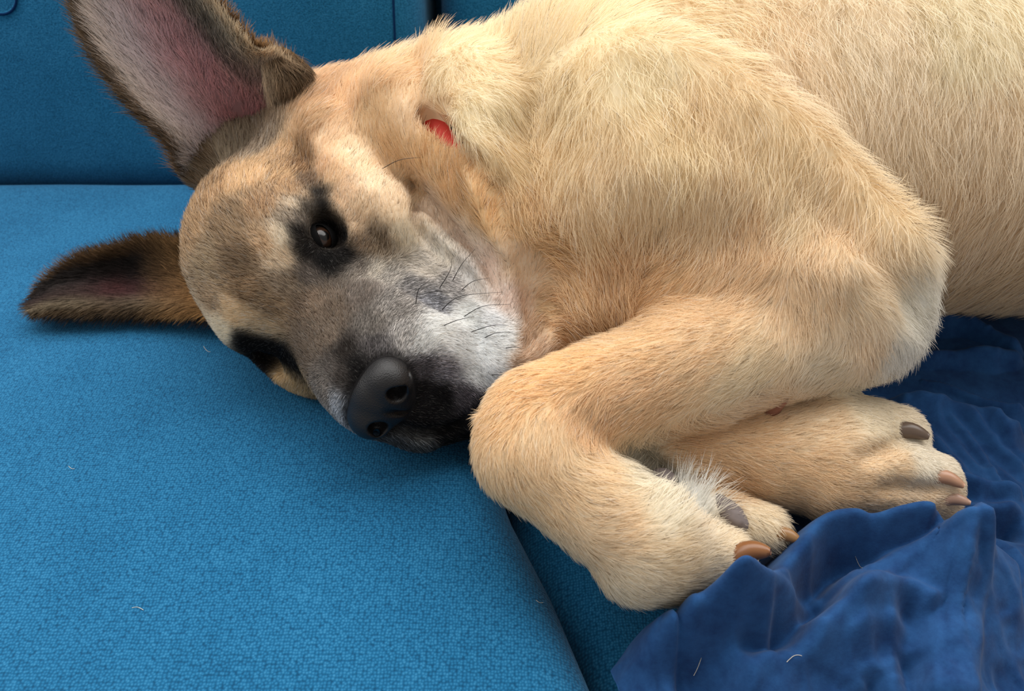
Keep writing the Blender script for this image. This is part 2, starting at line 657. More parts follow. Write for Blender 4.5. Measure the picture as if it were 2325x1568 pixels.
def solid_mesh(PR, GLO, GHI, VOX):
    """blended solids -> one closed quad mesh"""
    GLO = np.asarray(GLO, float)
    GHI = np.asarray(GHI, float)
    nb = np.ceil((GHI - GLO) / (VOX * NB)).astype(int)
    NX, NY, NZ = nb * NB
    bi = np.stack(np.meshgrid(*[np.arange(k) for k in nb], indexing='ij'), -1).reshape(-1, 3)
    bc = GLO + (bi + 0.5) * NB * VOX - VOX / 2
    dc = sdf(bc, PR)
    act = np.abs(dc) < NB * VOX * 1.35
    D = np.repeat(np.repeat(np.repeat(dc.reshape(nb).astype(np.float32), NB, 0), NB, 1), NB, 2)
    ab = bi[act]
    cen = bc[act]
    off = np.stack(np.meshgrid(*[np.arange(NB)] * 3, indexing='ij'), -1).reshape(-1, 3)
    d = np.full((len(ab), NB ** 3), 0.2)
    half = NB * VOX * 0.87
    pts = (GLO + (ab[:, None, :] * NB + off[None]) * VOX)
    for q in PR:
        near = np.linalg.norm(cen - q['c'], axis=1) < q['R'] + q['k'] + half + 0.02 + 0.3 * q['R']
        if not near.any():
            continue
        sub = pts[near].reshape(-1, 3)
        e = prim_d(q, sub)
        d[near] = combine(d[near].ravel(), e, q).reshape(-1, NB ** 3)
    ii = ab[:, None, :] * NB + off[None]
    D[ii[..., 0], ii[..., 1], ii[..., 2]] = d
    ins = (D < 0)
    cnt = np.zeros((NX - 1, NY - 1, NZ - 1), np.uint8)
    for a in (0, 1):
        for b in (0, 1):
            for c in (0, 1):
                cnt += ins[a:NX - 1 + a, b:NY - 1 + b, c:NZ - 1 + c]
    cells = np.argwhere((cnt > 0) & (cnt < 8))
    idx = np.full(cnt.shape, -1, np.int32)
    idx[cells[:, 0], cells[:, 1], cells[:, 2]] = np.arange(len(cells))
    acc = np.zeros((len(cells), 3))
    num = np.zeros(len(cells))
    corners = [(a, b, c) for a in (0, 1) for b in (0, 1) for c in (0, 1)]
    for a in corners:
        for ax in range(3):
            if a[ax] == 1:
                continue
            b = list(a)
            b[ax] = 1
            va = D[cells[:, 0] + a[0], cells[:, 1] + a[1], cells[:, 2] + a[2]]
            vb = D[cells[:, 0] + b[0], cells[:, 1] + b[1], cells[:, 2] + b[2]]
            m = (va < 0) != (vb < 0)
            t = np.where(m, va / np.where(va == vb, 1, va - vb), 0)
            pa = np.array(a)[None] + t[:, None] * (np.array(b) - np.array(a))[None]
            acc += pa * m[:, None]
            num += m
    V = GLO + (cells + acc / num[:, None]) * VOX
    F = []
    for ax in range(3):
        u, v = (ax + 1) % 3, (ax + 2) % 3
        sl = [slice(0, -1)] * 3
        s0 = [slice(None)] * 3
        s1 = [slice(None)] * 3
        s0[ax] = slice(0, -1)
        s1[ax] = slice(1, None)
        a, b = ins[tuple(s0)], ins[tuple(s1)]
        e = np.argwhere(a != b)
        ok = (e[:, u] > 0) & (e[:, v] > 0) & (e[:, u] < cnt.shape[u]) & (e[:, v] < cnt.shape[v])
        e = e[ok]
        flip = a[e[:, 0], e[:, 1], e[:, 2]]
        du = np.zeros(3, int)
        du[u] = 1
        dv = np.zeros(3, int)
        dv[v] = 1

        def at_(c):
            return idx[c[:, 0], c[:, 1], c[:, 2]]
        q = np.stack([at_(e - du - dv), at_(e - dv), at_(e), at_(e - du)], 1)
        q[~flip] = q[~flip][:, ::-1]
        F.append(q)
    F = np.vstack(F)
    F = F[(F >= 0).all(1)]
    return V, F



BODY_V, BODY_F = solid_mesh(PR, (-0.30, 0.16, -0.03), (0.76, 0.74, 0.30), 0.0019)
print('body', len(BODY_V), len(BODY_F), time.time() - T0)
dog = empty('dog', (0.12, 0.48, 0.0))
tag(dog, 'tan dog with dark mask and white muzzle lying on its side on the blue sofa', 'dog')
M_SKIN = plain('tan_skin', (205, 170, 120), 0.8, 0.2)
body = mesh_obj('body', BODY_V, BODY_F, M_SKIN, dog)


# ------------------------------------------------------------------ dog: nose, eyes, ears, claws
def local_solids(fn):
    global PR
    keep = PR
    PR = []
    fn()
    out = PR
    PR = keep
    return out


def nose_form():
    HE((9.55, 0, -3.1), (1.6, 2.2, 1.5), 0.004)
    for s in (1, -1):
        HE((9.95, 1.2 * s, -3.15), (1.3, 1.2, 1.22), 0.003)
    HE((9.7, 0, -3.9), (1.3, 1.5, 1.2), 0.004)
    for s in (1, -1):
        HE((11.1, 1.15 * s, -3.25), (1.0, 0.44, 0.56), 0.0025, 's')
        cap(hd(11.0, 1.35 * s, -3.3), hd(9.9, 2.35 * s, -3.95), 0.0022, 0.0015, 0.002, 's')
    cap(hd(11.35, 0, -3.0), hd(10.3, 0, -5.3), 0.0015, 0.0018, 0.0022, 's')


M_NOSE, nt, b = new_mat('black_nose_leather')
b.inputs['Base Color'].default_value = (*srgb(17, 15, 16), 1)
b.inputs['Roughness'].default_value = 0.48
b.inputs['Specular IOR Level'].default_value = 0.35
vo = node(nt, 'ShaderNodeTexVoronoi')
vo.inputs['Scale'].default_value = 1300
tcn = node(nt, 'ShaderNodeTexCoord')
nt.links.new(tcn.outputs['Object'], vo.inputs['Vector'])
bpn = node(nt, 'ShaderNodeBump')
bpn.inputs['Strength'].default_value = 0.28
bpn.inputs['Distance'].default_value = 0.0005
nt.links.new(vo.outputs['Distance'], bpn.inputs['Height'])
nt.links.new(bpn.outputs['Normal'], b.inputs['Normal'])
NP = local_solids(nose_form)
nc = hd(9.8, 0, -3.1)
nv, nf = solid_mesh(NP, nc - 0.034, nc + 0.034, 0.0007)
nose = mesh_obj('nose', nv, nf, M_NOSE, dog)
tag(nose, 'black leathery nose with open nostril')

M_EYE, nt, b = new_mat('dark_brown_eye')
b.inputs['Roughness'].default_value = 0.2
b.inputs['Coat Weight'].default_value = 0.10
b.inputs['Specular IOR Level'].default_value = 0.35
b.inputs['Coat Roughness'].default_value = 0.05
ga = node(nt, 'ShaderNodeAttribute')
ga.attribute_name = 'iris'
cr = node(nt, 'ShaderNodeValToRGB')
cr.color_ramp.elements[0].position = 0.28
cr.color_ramp.elements[0].color = (0.002, 0.002, 0.002, 1)
cr.color_ramp.elements[1].position = 0.34
cr.color_ramp.elements[1].color = (*srgb(46, 28, 18), 1)
e = cr.color_ramp.elements.new(0.60)
e.color = (*srgb(38, 24, 16), 1)
e = cr.color_ramp.elements.new(0.70)
e.color = (*srgb(16, 12, 11), 1)
nt.links.new(ga.outputs['Fac'], cr.inputs['Fac'])
nt.links.new(cr.outputs['Color'], b.inputs['Base Color'])
M_LID = plain('black_eyelid', (9, 8, 8), 0.8, 0.08)

EYES = []
for s in (1, -1):
    c = hd(-0.30, 3.50 * s, -0.35)
    d = unit(HF * 0.62 + HL * 0.72 * s + HU * 0.10)
    slit = HF * 0.80 - HU * 0.45 - HL * 0.35 * s
    slit = unit(slit - d * (slit @ d))
    acr = np.cross(d, slit)
    EYES.append((c, d, slit, acr))
    u = np.linspace(0, math.pi, 33)
    w = np.linspace(0, 2 * math.pi, 49)[:-1]
    uu, ww = np.meshgrid(u, w, indexing='ij')
    n3 = np.cos(uu)[..., None] * d + np.sin(uu)[..., None] * (np.cos(ww)[..., None] * slit + np.sin(ww)[..., None] * acr)
    rad = 0.0100 + 0.0006 * np.exp(-(uu / 0.45) ** 2)
    ev = (c + n3 * rad[..., None]).reshape(-1, 3)
    eo = mesh_obj('eyeball', ev, grid_faces(33, 48, wrap_v=True), M_EYE, dog)
    at_ = eo.data.attributes.new('iris', 'FLOAT', 'POINT')
    at_.data.foreach_set('value', (uu / 1.0).ravel().astype(np.float32))
    tag(eo, 'dark brown glossy eye')

    def lid_form():
        ell(c, (0.0114,) * 3, None, 0.001)
        ell(c, (0.0104,) * 3, None, 0.001, 's')
        ell(c + d * 0.011, (0.0080, 0.0028 if s > 0 else 0.0016, 0.012), np.stack([slit, acr, d]), 0.0015, 's')
        ell(c - d * 0.012, (0.0126,) * 3, None, 0.001, 's')
    lv, lf = solid_mesh(local_solids(lid_form), c - 0.016, c + 0.016, 0.0006)
    mesh_obj('eyelid', lv, lf, M_LID, dog)


def bicubic(ctrl, nu, nv):
    """ctrl (rows, cols, 3) -> (nu,nv,3)"""
    A = np.stack([catmull(ctrl[i], nv) for i in range(len(ctrl))])
    return np.stack([catmull(A[:, j], nu) for j in range(nv)], 1)


def sheet(S, th):
    """give a parametric sheet a thickness -> closed verts, faces; front first. th (nu,nv) or number"""
    nu, nv, _ = S.shape
    du = np.gradient(S, axis=0)
    dv = np.gradient(S, axis=1)
    N = unit(np.cross(du, dv))
    view = CAM - S
    if (N * view).sum() < 0:
        N = -N
    th = np.broadcast_to(np.asarray(th, float), (nu, nv))
    A = S + N * th[..., None] / 2
    B = S - N * th[..., None] / 2
    n = nu * nv
    V = np.vstack([A.reshape(-1, 3), B.reshape(-1, 3)])
    f = grid_faces(nu, nv)
    # orient the front faces along N
    a, b_, c_ = V[f[0][0]], V[f[0][1]], V[f[0][2]]
    good = np.dot(np.cross(b_ - a, c_ - a), N[0, 0]) > 0
    if not good:
        f = [q[::-1] for q in f]
    F = list(f) + [tuple(k + n for k in q[::-1]) for q in f]
    rim = [(0, j) for j in range(nv)] + [(i, nv - 1) for i in range(1, nu)] + [(nu - 1, j) for j in range(nv - 2, -1, -1)] + [(i, 0) for i in range(nu - 2, 0, -1)]
    ri = [i * nv + j for i, j in rim]
    for k in range(len(ri)):
        a, b_ = ri[k], ri[(k + 1) % len(ri)]
        F.append((a, b_, b_ + n, a + n) if not good else (b_, a, a + n, b_ + n))
    return V, F, N


UE = [
    [(412, 400, .545), (470, 400, .560), (560, 390, .572), (640, 360, .570), (706, 300, .560)],
    [(378, 322, .518), (450, 322, .536), (545, 305, .560), (622, 290, .556), (694, 205, .530)],
    [(298, 238, .500), (385, 240, .519), (490, 232, .537), (572, 200, .532), (628, 122, .512)],
    [(215, 128, .486), (305, 130, .500), (412, 130, .511), (500, 112, .508), (572, 100, .494)],
    [(168, 15, .474), (250, 18, .484), (345, 18, .490), (425, 14, .488), (488, 8, .480)],
    [(162, -60, .466), (220, -70, .473), (290, -76, .477), (350, -72, .475), (402, -62, .470)],
    [(196, -128, .462), (215, -140, .465), (240, -146, .467), (262, -142, .466), (284, -132, .464)],
]
UE = np.array([[at_depth(*q) for q in r] for r in UE])
S_UE = bicubic(UE, 60, 44)
LE = [
    [(500, 560, .055), (500, 610, .038), (500, 650, .028), (500, 690, .024), (500, 716, .022)],
    [(345, 543, .046), (335, 590, .028), (330, 640, .014), (330, 685, .018), (330, 713, .015)],
    [(245, 566, .036), (232, 604, .022), (225, 645, .013), (220, 685, .018), (215, 714, .015)],
    [(168, 588, .028), (152, 624, .019), (142, 655, .014), (135, 690, .018), (130, 715, .015)],
    [(110, 630, .020), (102, 652, .017), (92, 680, .015), (87, 700, .016), (88, 713, .014)],
    [(80, 668, .016), (72, 680, .016), (66, 691, .015), (66, 702, .015), (74, 711, .014)],
]
LE = np.array([[at(*q) for q in r] for r in LE])
S_LE = bicubic(LE, 50, 36)
# folded pocket at the rear rim of the raised ear
PK = [
    [(585, 128, .513), (612, 112, .518), (645, 112, .522), (680, 135, .528), (700, 160, .536)],
    [(596, 165, .517), (625, 158, .514), (655, 160, .514), (688, 175, .522), (705, 195, .536)],
    [(606, 210, .526), (630, 205, .520), (656, 208, .519), (682, 214, .525), (700, 232, .538)],
    [(616, 265, .545), (635, 262, .540), (655, 262, .538), (674, 262, .540), (692, 270, .546)],
]
PK = np.array([[at_depth(*q) for q in r] for r in PK])
S_PK = bicubic(PK, 24, 24)

M_EAR, nt, b = new_mat('ear_skin')
ca = node(nt, 'ShaderNodeAttribute')
ca.attribute_name = 'coat'
nt.links.new(ca.outputs['Color'], b.inputs['Base Color'])
b.inputs['Roughness'].default_value = 0.65
etl = node(nt, 'ShaderNodeBsdfTranslucent')
nt.links.new(ca.outputs['Color'], etl.inputs['Color'])
emx = node(nt, 'ShaderNodeMixShader')
emx.inputs[0].default_value = 0.4
nt.links.new(b.outputs[0], emx.inputs[1])
nt.links.new(etl.outputs[0], emx.inputs[2])
nt.links.new(emx.outputs[0], nt.nodes['Material Output'].inputs['Surface'])
M_COAT, nt, b = new_mat('coat_skin')
ca = node(nt, 'ShaderNodeAttribute')
ca.attribute_name = 'coat'
nt.links.new(ca.outputs['Color'], b.inputs['Base Color'])
b.inputs['Roughness'].default_value = 0.9
b.inputs['Specular IOR Level'].default_value = 0.1
body.data.materials[0] = M_COAT


def lerp_table(x, tab):
    xs = [t[0] for t in tab]
    return np.stack([np.interp(x, xs, [t[1][i] for t in tab]) for i in range(3)], -1)


def set_colour(o, rgb):
    a = o.data.color_attributes.new('coat', 'FLOAT_COLOR', 'POINT')
    a.data.foreach_set('color', np.c_[rgb, np.ones(len(rgb))].astype(np.float32).ravel())


def ear(name, S, th, lab, par=None):
    V, F, N = sheet(S, th)
    o = mesh_obj(name, V, F, M_EAR, par or dog)
    if lab:
        tag(o, lab)
    return o, V, F, N


def taper(nu, nv, t0, t1):
    u = np.linspace(0, 1, nu)[:, None]
    v = np.abs(np.linspace(-1, 1, nv))[None]
    return (t0 + (t1 - t0) * u) * (1 - 0.5 * v ** 3)


ear_up, V_UE, F_UE, N_UE = ear('ear', S_UE, taper(60, 44, 0.005, 0.003), 'raised ear showing its pink inside and grey fringe')
ear_lo, V_LE, F_LE, N_LE = ear('ear', S_LE, taper(50, 36, 0.005, 0.003), 'ear folded flat on the seat, its colours darkened for shade')
ear_pk, V_PK, F_PK, N_PK = ear('ear_pocket', S_PK, 0.003, None, ear_up)


def ear_colour(nu, nv, kind):
    uu, vv = np.meshgrid(np.linspace(0, 1, nu), np.linspace(0, 1, nv), indexing='ij')
    if kind == 'up':
        front = lerp_table(vv, [(0, srgb(92, 74, 54)), (.05, srgb(120, 104, 88)), (.11, srgb(204, 194, 186)), (.30, srgb(236, 224, 224)), (.42, srgb(218, 192, 194)),
                                (.52, srgb(194, 158, 160)), (.65, srgb(168, 136, 136)), (.75, srgb(126, 116, 106)), (.88, srgb(154, 144, 128)), (1, srgb(186, 168, 140))])
        pink = np.exp(-((uu - .22) / .17) ** 2 - ((vv - .62) / .20) ** 2)[..., None]
        front = front * (1 - pink) + srgb(190, 136, 136) * pink
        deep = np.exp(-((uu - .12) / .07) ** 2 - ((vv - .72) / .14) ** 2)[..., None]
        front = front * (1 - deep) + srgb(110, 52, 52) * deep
        tip = np.clip((uu - .5) / .4, 0, 1)[..., None] * 0.6
        front = front * (1 - tip) + srgb(130, 112, 92) * tip
        back = np.broadcast_to(srgb(120, 92, 62), front.shape)
    elif kind == 'lo':  # lower ear: shade of the underside painted in as darker colours
        front = lerp_table(vv, [(0, srgb(110, 84, 56)), (.12, srgb(96, 74, 52)), (.24, srgb(40, 36, 34)), (.5, srgb(50, 44, 43)), (.66, srgb(66, 54, 50)), (.78, srgb(112, 100, 82)), (.9, srgb(78, 62, 44)), (1, srgb(50, 40, 30))])
        pk = np.exp(-((uu - .28) / .14) ** 2 - ((vv - .62) / .16) ** 2)[..., None]
        front = front * (1 - pk) + srgb(70, 44, 44) * pk
        root = np.clip(1 - uu / .2, 0, 1)[..., None]
        front = front * (1 - root) + srgb(150, 114, 72) * root
        back = np.broadcast_to(srgb(84, 64, 44), front.shape)
    else:
        front = lerp_table(vv, [(0, srgb(170, 152, 130)), (.3, srgb(130, 110, 88)), (.6, srgb(96, 78, 58)), (.85, srgb(70, 54, 38)), (1, srgb(150, 116, 78))])
        back = np.broadcast_to(srgb(120, 84, 66), front.shape)
    return front, back


EARS = []
for o, S, V, F, N, kind in ((ear_up, S_UE, V_UE, F_UE, N_UE, 'up'), (ear_lo, S_LE, V_LE, F_LE, N_LE, 'lo'), (ear_pk, S_PK, V_PK, F_PK, N_PK, 'pk')):
    nu, nv, _ = S.shape
    fr, bk = ear_colour(nu, nv, kind)
    set_colour(o, np.vstack([fr.reshape(-1, 3), bk.reshape(-1, 3)]))
    EARS.append((S, V, F, N, fr, bk, kind))


def claw(base, tip, r, rgb, bend=0.25, near=0.004):
    p, n = hit([base[0]], [base[1]])
    t = (p[0] - CAM) @ FWD
    b1 = at_depth(tip[0], tip[1], t - near)
    a = p[0] - n[0] * r * 0.6
    a = a - unit(b1 - a) * 0.004
    mid = (a + b1) / 2 + UPV * np.linalg.norm(b1 - a) * bend * 0.5
    path = catmull([a, mid, b1], 12)
    rr = r * np.sqrt(np.clip(1 - np.linspace(0, 1, 12) ** 2 * 0.92, 0.02, 1))
    v, f = tube(path, rr, 10)
    return mesh_obj('claw', v, f, plain('claw_horn', [0.82 * q for q in rgb], 0.3, 0.4), dog)


claw((1748, 934), (1786, 904), 0.0046, (168, 112, 92), 0.2, 0.012)
claw((2052, 985), (2110, 992), 0.0052, (112, 92, 78))
claw((2138, 1090), (2190, 1104), 0.0042, (196, 148, 118))
claw((2148, 1145), (2204, 1142), 0.0040, (190, 150, 128))
claw((1685, 1272), (1750, 1252), 0.0058, (150, 98, 58))
claw((1775, 1222), (1818, 1228), 0.0044, (168, 124, 78))


def pad(c, ax, r, name='paw_pad'):
    bm = bmesh.new()
    bmesh.ops.create_icosphere(bm, subdivisions=4, radius=1)
    A = np.stack(ax, 1)
    for v in bm.verts:
        q = np.array(v.co) * r
        q = q * (1 + 0.05 * vnoise(np.array([q * 700]), 4)[0])
        v.co = Vector(c + A @ q)
    me = bpy.data.meshes.new(name)
    bm.to_mesh(me)
    bm.free()
    me.polygons.foreach_set('use_smooth', np.full(len(me.polygons), True, dtype=bool))
    me.materials.append(M_PAD)
    o = bpy.data.objects.new(name, me)
    col.objects.link(o)
    o.parent = dog
    o.matrix_parent_inverse = dog.matrix_world.inverted()
    return o


M_PAD = plain('grey_pad', (118, 108, 106), 0.75, 0.3)
for (ax, ay), (bx_, by_), z, w in (((1608, 1130), (1690, 1195), 0.036, 0.0062), ((1475, 1085), (1530, 1105), 0.044, 0.007)):
    p0, p1 = at(ax, ay, z), at(bx_, by_, z)
    e1 = unit(p1 - p0)
    e3 = unit(np.array([0, 0, 1.0]) - e1 * e1[2])
    pad((p0 + p1) / 2, (e1, np.cross(e3, e1), e3), np.array([np.linalg.norm(p1 - p0) / 2 * 1.15, w, w * 1.2]))

# whiskers
M_WHISK = plain('black_whisker', (26, 22, 22), 0.4, 0.4)
WH = [((1325, 740), (1385, 650), (1395, 590)), ((1230, 800), (1240, 735), (1290, 695)), ((1340, 830), (1430, 770), (1630, 748)),
      ((1440, 862), (1540, 815), (1668, 805)), ((1355, 902), (1420, 880), (1500, 862)), ((1480, 932), (1580, 905), (1660, 903)),
      ((1520, 968), (1600, 940), (1680, 936)), ((1385, 705), (1440, 620), (1505, 545)), ((1420, 745), (1490, 700), (1570, 682)),
      ((1640, 1008), (1690, 1006), (1725, 1012)), ((1570, 1145), (1610, 1135), (1650, 1142)), ((1060, 168), (1150, 130), (1260, 118))]
for w in WH:
    q = [(350 + x / 2.063, 300 + y / 2.063) for x, y in w]
    p, n = hit([q[0][0]], [q[0][1]])
    t = (p[0] - CAM) @ FWD
    path = catmull([p[0] - n[0] * 0.002, at_depth(*q[1], t - 0.009), at_depth(*q[2], t - 0.010)], 14)
    v, f = tube(path, np.linspace(0.00028, 0.00008, 14), 5)
    mesh_obj('whisker', v, f, M_WHISK, dog)

# ------------------------------------------------------------------ collar
p3, n3 = hit([985, 1200], [278, 600])
cc = np.array([-0.035, 0.528, 0.082])
a, b_ = p3
cr_ = np.linalg.norm(a - cc) + 0.002
nn = unit(np.cross(a - cc, b_ - cc))
e1 = unit(a - cc)
e2 = np.cross(nn, e1)
NS = 96
ang = np.arange(NS) * 2 * math.pi / NS
rad = e1[None] * np.cos(ang)[:, None] + e2[None] * np.sin(ang)[:, None]


rr_ = np.full(NS, 0.02)
open_ = np.ones(NS, bool)
for _ in range(60):
    dd_ = sdf(cc + rad * rr_[:, None], PR_SMOOTH)
    open_ &= dd_ < -0.0003
    rr_ = np.where(open_, np.minimum(rr_ + np.maximum(-dd_, 0.0005) * 0.9, 0.14), rr_)
for _ in range(4):
    rr_ = 0.25 * np.roll(rr_, 1) + 0.5 * rr_ + 0.25 * np.roll(rr_, -1)
rr_ = rr_ - 0.0125


def band(w0, w1, r0, r1):
    prof = [(w0, r0), (w0 + .001, r1), (w1 - .001, r1), (w1, r0)]
    V = np.stack([cc + rad * (rr_ + r)[:, None] + nn * w for w, r in prof], 1)
    return V.reshape(-1, 3), grid_faces(NS, 4, wrap_u=True, wrap_v=True)


collar = empty('dog_collar', cc)
tag(collar, 'red webbing collar with black edges in the folds of the dog neck', 'collar')
v, f = band(-0.007, 0.007, -0.0015, 0.0015)
M_RED, nt, b = new_mat('red_webbing')
b.inputs['Base Color'].default_value = (*srgb(196, 52, 40), 1)
b.inputs['Roughness'].default_value = 0.7
mesh_obj('webbing', v, f, M_RED, collar)
M_BLK = plain('black_binding', (22, 20, 22), 0.8, 0.2)
for w in (-0.0095, 0.0075):
    v, f = band(w - 0.001, w + 0.003, -0.002, 0.002)
    mesh_obj('edge_binding', v, f, M_BLK, collar)

# ------------------------------------------------------------------ navy cloth
M_CLOTH, nt, b = new_mat('navy_cotton')
tc = node(nt, 'ShaderNodeTexCoord')
nz = node(nt, 'ShaderNodeTexNoise')
nz.inputs['Scale'].default_value = 60
nz.inputs['Detail'].default_value = 8
nz.inputs['Roughness'].default_value = 0.7
nt.links.new(tc.outputs['Object'], nz.inputs['Vector'])
cr = node(nt, 'ShaderNodeValToRGB')
cr.color_ramp.elements[0].position = 0.3
cr.color_ramp.elements[0].color = (*srgb(16, 46, 88), 1)
cr.color_ramp.elements[1].position = 0.72
cr.color_ramp.elements[1].color = (*srgb(36, 78, 126), 1)
nt.links.new(nz.outputs['Fac'], cr.inputs['Fac'])
nt.links.new(cr.outputs['Color'], b.inputs['Base Color'])
nf_ = node(nt, 'ShaderNodeTexNoise')
nf_.inputs['Scale'].default_value = 900
nt.links.new(tc.outputs['Object'], nf_.inputs['Vector'])
bp = node(nt, 'ShaderNodeBump')
bp.inputs['Strength'].default_value = 0.25
bp.inputs['Distance'].default_value = 0.0004
nt.links.new(nf_.outputs['Fac'], bp.inputs['Height'])
nt.links.new(bp.outputs['Normal'], b.inputs['Normal'])
b.inputs['Roughness'].default_value = 0.9
b.inputs['Specular IOR Level'].default_value = 0.15
b.inputs['Sheen Weight'].default_value = 0.06
b.inputs['Sheen Roughness'].default_value = 0.5

CY = np.linspace(0.10, 0.52, 400)
hem = np.array([at(x, y, 0.0)[:2] for x, y in ((1440, 1640), (1420, 1568), (1394, 1486), (1440, 1434), (1506, 1402), (1562, 1340), (1600, 1200), (1650, 1050), (1750, 900), (1900, 800), (2000, 700))])
hem = hem[np.argsort(hem[:, 1])]
cxl = np.interp(CY, hem[:, 1], hem[:, 0])
CU = np.linspace(0, 1, 400)
CX = cxl[:, None] + (0.55 - cxl[:, None]) * CU[None] ** 1.15
CYY = np.broadcast_to(CY[:, None], CX.shape)


def poly_dist(X, Y, pts):
    """distance to polyline, signed side, and parameter 0..1 along it"""
    P = catmull(pts, 40)
    best = np.full(X.shape, 9.0)
    side = np.zeros(X.shape)
    par = np.zeros(X.shape)
    for i in range(len(P) - 1):
        a, b = P[i], P[i + 1]
        d = b - a
        h = np.clip(((X - a[0]) * d[0] + (Y - a[1]) * d[1]) / (d @ d + 1e-12), 0, 1)
        ex, ey = X - a[0] - h * d[0], Y - a[1] - h * d[1]
        dist = np.hypot(ex, ey)
        m = dist < best
        best = np.where(m, dist, best)
        side = np.where(m, np.sign(d[0] * ey - d[1] * ex), side)
        par = np.where(m, (i + h) / (len(P) - 1), par)
    return best, side, par


def cloth_ridge(pix, z, amp, wl, wr, sharp=2.0):
    """ridge along photo pixels; wl / wr widths away from / towards the camera"""
    pts = np.array([at(x, y, z)[:2] for x, y in pix])
    d, s, u = poly_dist(CX, CYY, pts)
    sd = d * s
    w = wr + (wl - wr) * (0.5 + 0.5 * np.tanh(sd / 0.004))
    end = np.clip(np.minimum(u, 1 - u) * 6, 0, 1)
    return amp * np.exp(-(d / w) ** sharp) * (end * end * (3 - 2 * end))


def cloth_step(pix, z, amp, soft, reach):
    """a folded layer whose edge runs along photo pixels; raised on the left of its run"""
    pts = np.array([at(x, y, z)[:2] for x, y in pix])
    d, s, u = poly_dist(CX, CYY, pts)
    sd = d * s
    end = np.clip(np.minimum(u, 1 - u) * 30, 0, 1)
    return amp * (0.5 + 0.5 * np.tanh(sd / soft)) * np.exp(-np.maximum(sd, 0) / reach) * end


CZ = np.full(CX.shape, -0.012)
CZ += 0.004 * vnoise(np.stack([CX * 16, CYY * 22, CX * 0], -1), 21)
CZ += 0.0022 * vnoise(np.stack([CX * 45 + CYY * 20, CYY * 60, CX * 0], -1), 22)
RID = [
    ([(1440, 1470), (1510, 1410), (1585, 1388), (1665, 1362), (1752, 1322), (1814, 1256), (1862, 1206), (1930, 1188), (2010, 1194), (2090, 1190), (2150, 1215), (2200, 1290)], 0.03, 0.043, 0.012, 0.009),
    ([(1540, 1470), (1640, 1432), (1760, 1412), (1860, 1375), (1960, 1328), (2060, 1300), (2140, 1300), (2220, 1330)], 0.012, 0.026, 0.007, 0.022),
    ([(2120, 1230), (2160, 1290), (2160, 1400), (2140, 1500), (2130, 1660)], 0.015, 0.026, 0.030, 0.016),
    ([(1520, 1440), (1600, 1425), (1690, 1445), (1750, 1445)], 0.01, 0.020, 0.007, 0.008),
    ([(1500, 1470), (1600, 1465), (1700, 1490), (1770, 1485), (1830, 1425), (1900, 1360)], 0.0, -0.020, 0.007, 0.006),
    ([(1650, 1600), (1740, 1520), (1850, 1450), (1960, 1420), (2060, 1430)], 0.01, 0.020, 0.010, 0.030),
    ([(1880, 1400), (1960, 1375), (2050, 1380), (2110, 1420)], 0.01, 0.011, 0.005, 0.006),
    ([(1900, 1480), (1990, 1445), (2080, 1450)], 0.01, 0.004, 0.004, 0.005),
    ([(1980, 1520), (2000, 1580), (1990, 1640)], 0.01, -0.009, 0.004, 0.005),
    ([(2060, 1480), (2080, 1560), (2075, 1640)], 0.01, -0.009, 0.005, 0.005),
    ([(1950, 1275), (2020, 1250), (2080, 1262)], 0.01, 0.008, 0.005, 0.005),
    ([(2140, 1275), (2220, 1262), (2350, 1290)], 0.015, 0.016, 0.006, 0.030),
    ([(2060, 760), (2180, 745), (2350, 815)], 0.0, 0.016, 0.008, 0.007),
    ([(2040, 822), (2190, 815), (2350, 822)], 0.0, 0.015, 0.006, 0.008),
    ([(2060, 850), (2150, 868), (2260, 905), (2350, 925)], 0.0, 0.009, 0.004, 0.004),
    ([(2000, 900), (2120, 915), (2250, 940), (2350, 985)], 0.0, 0.015, 0.006, 0.012),
    ([(2140, 930), (2230, 1000), (2300, 1090)], 0.0, 0.005, 0.003, 0.004),
    ([(2180, 925), (2270, 990), (2350, 1040)], 0.0, 0.005, 0.003, 0.004),
    ([(2110, 960), (2190, 1040), (2230, 1080)], 0.0, 0.005, 0.004, 0.004),
    ([(2160, 1080), (2240, 1095), (2350, 1105)], 0.0, 0.012, 0.005, 0.005),
    ([(2130, 1120), (2230, 1130), (2350, 1125)], 0.005, 0.013, 0.005, 0.004),
    ([(2180, 1165), (2260, 1160), (2350, 1165)], 0.0, -0.014, 0.007, 0.008),
]
for pix, z, amp, wl, wr in RID:
    CZ = CZ + cloth_ridge(pix, z, amp, wl, wr)
CZ += cloth_step([(1560, 1640), (1535, 1520), (1514, 1440), (1500, 1395)], 0.005, 0.008, 0.0008, 0.05)
CZ += cloth_step([(2214, 1660), (2216, 1400), (2212, 1262)], 0.01, 0.010, 0.002, 0.05)
CZ += cloth_ridge([(2112, 1268), (2120, 1400), (2126, 1660)], 0.01, -0.0016, 0.0010, 0.0010)
# small creases
for sc, sd_, am, off in ((30, 31, 0.0034, 3), (52, 32, 0.0022, 8), (80, 33, 0.0010, 5)):
    cre = vnoise(np.stack([CX * sc + CYY * 0.4 * sc, CYY * sc * 1.1 - CX * 0.45 * sc, CX * 0 + off], -1), sd_)
    CZ += am * np.exp(-(cre * 3.2) ** 2)
# doubled hem along the free edge
edge = (CX - cxl[:, None])
CZ += 0.0016 * np.clip((0.017 - edge) / 0.002, 0, 1)
CZ -= 0.012 * np.exp(-edge / 0.007) * (CYY < 0.30)
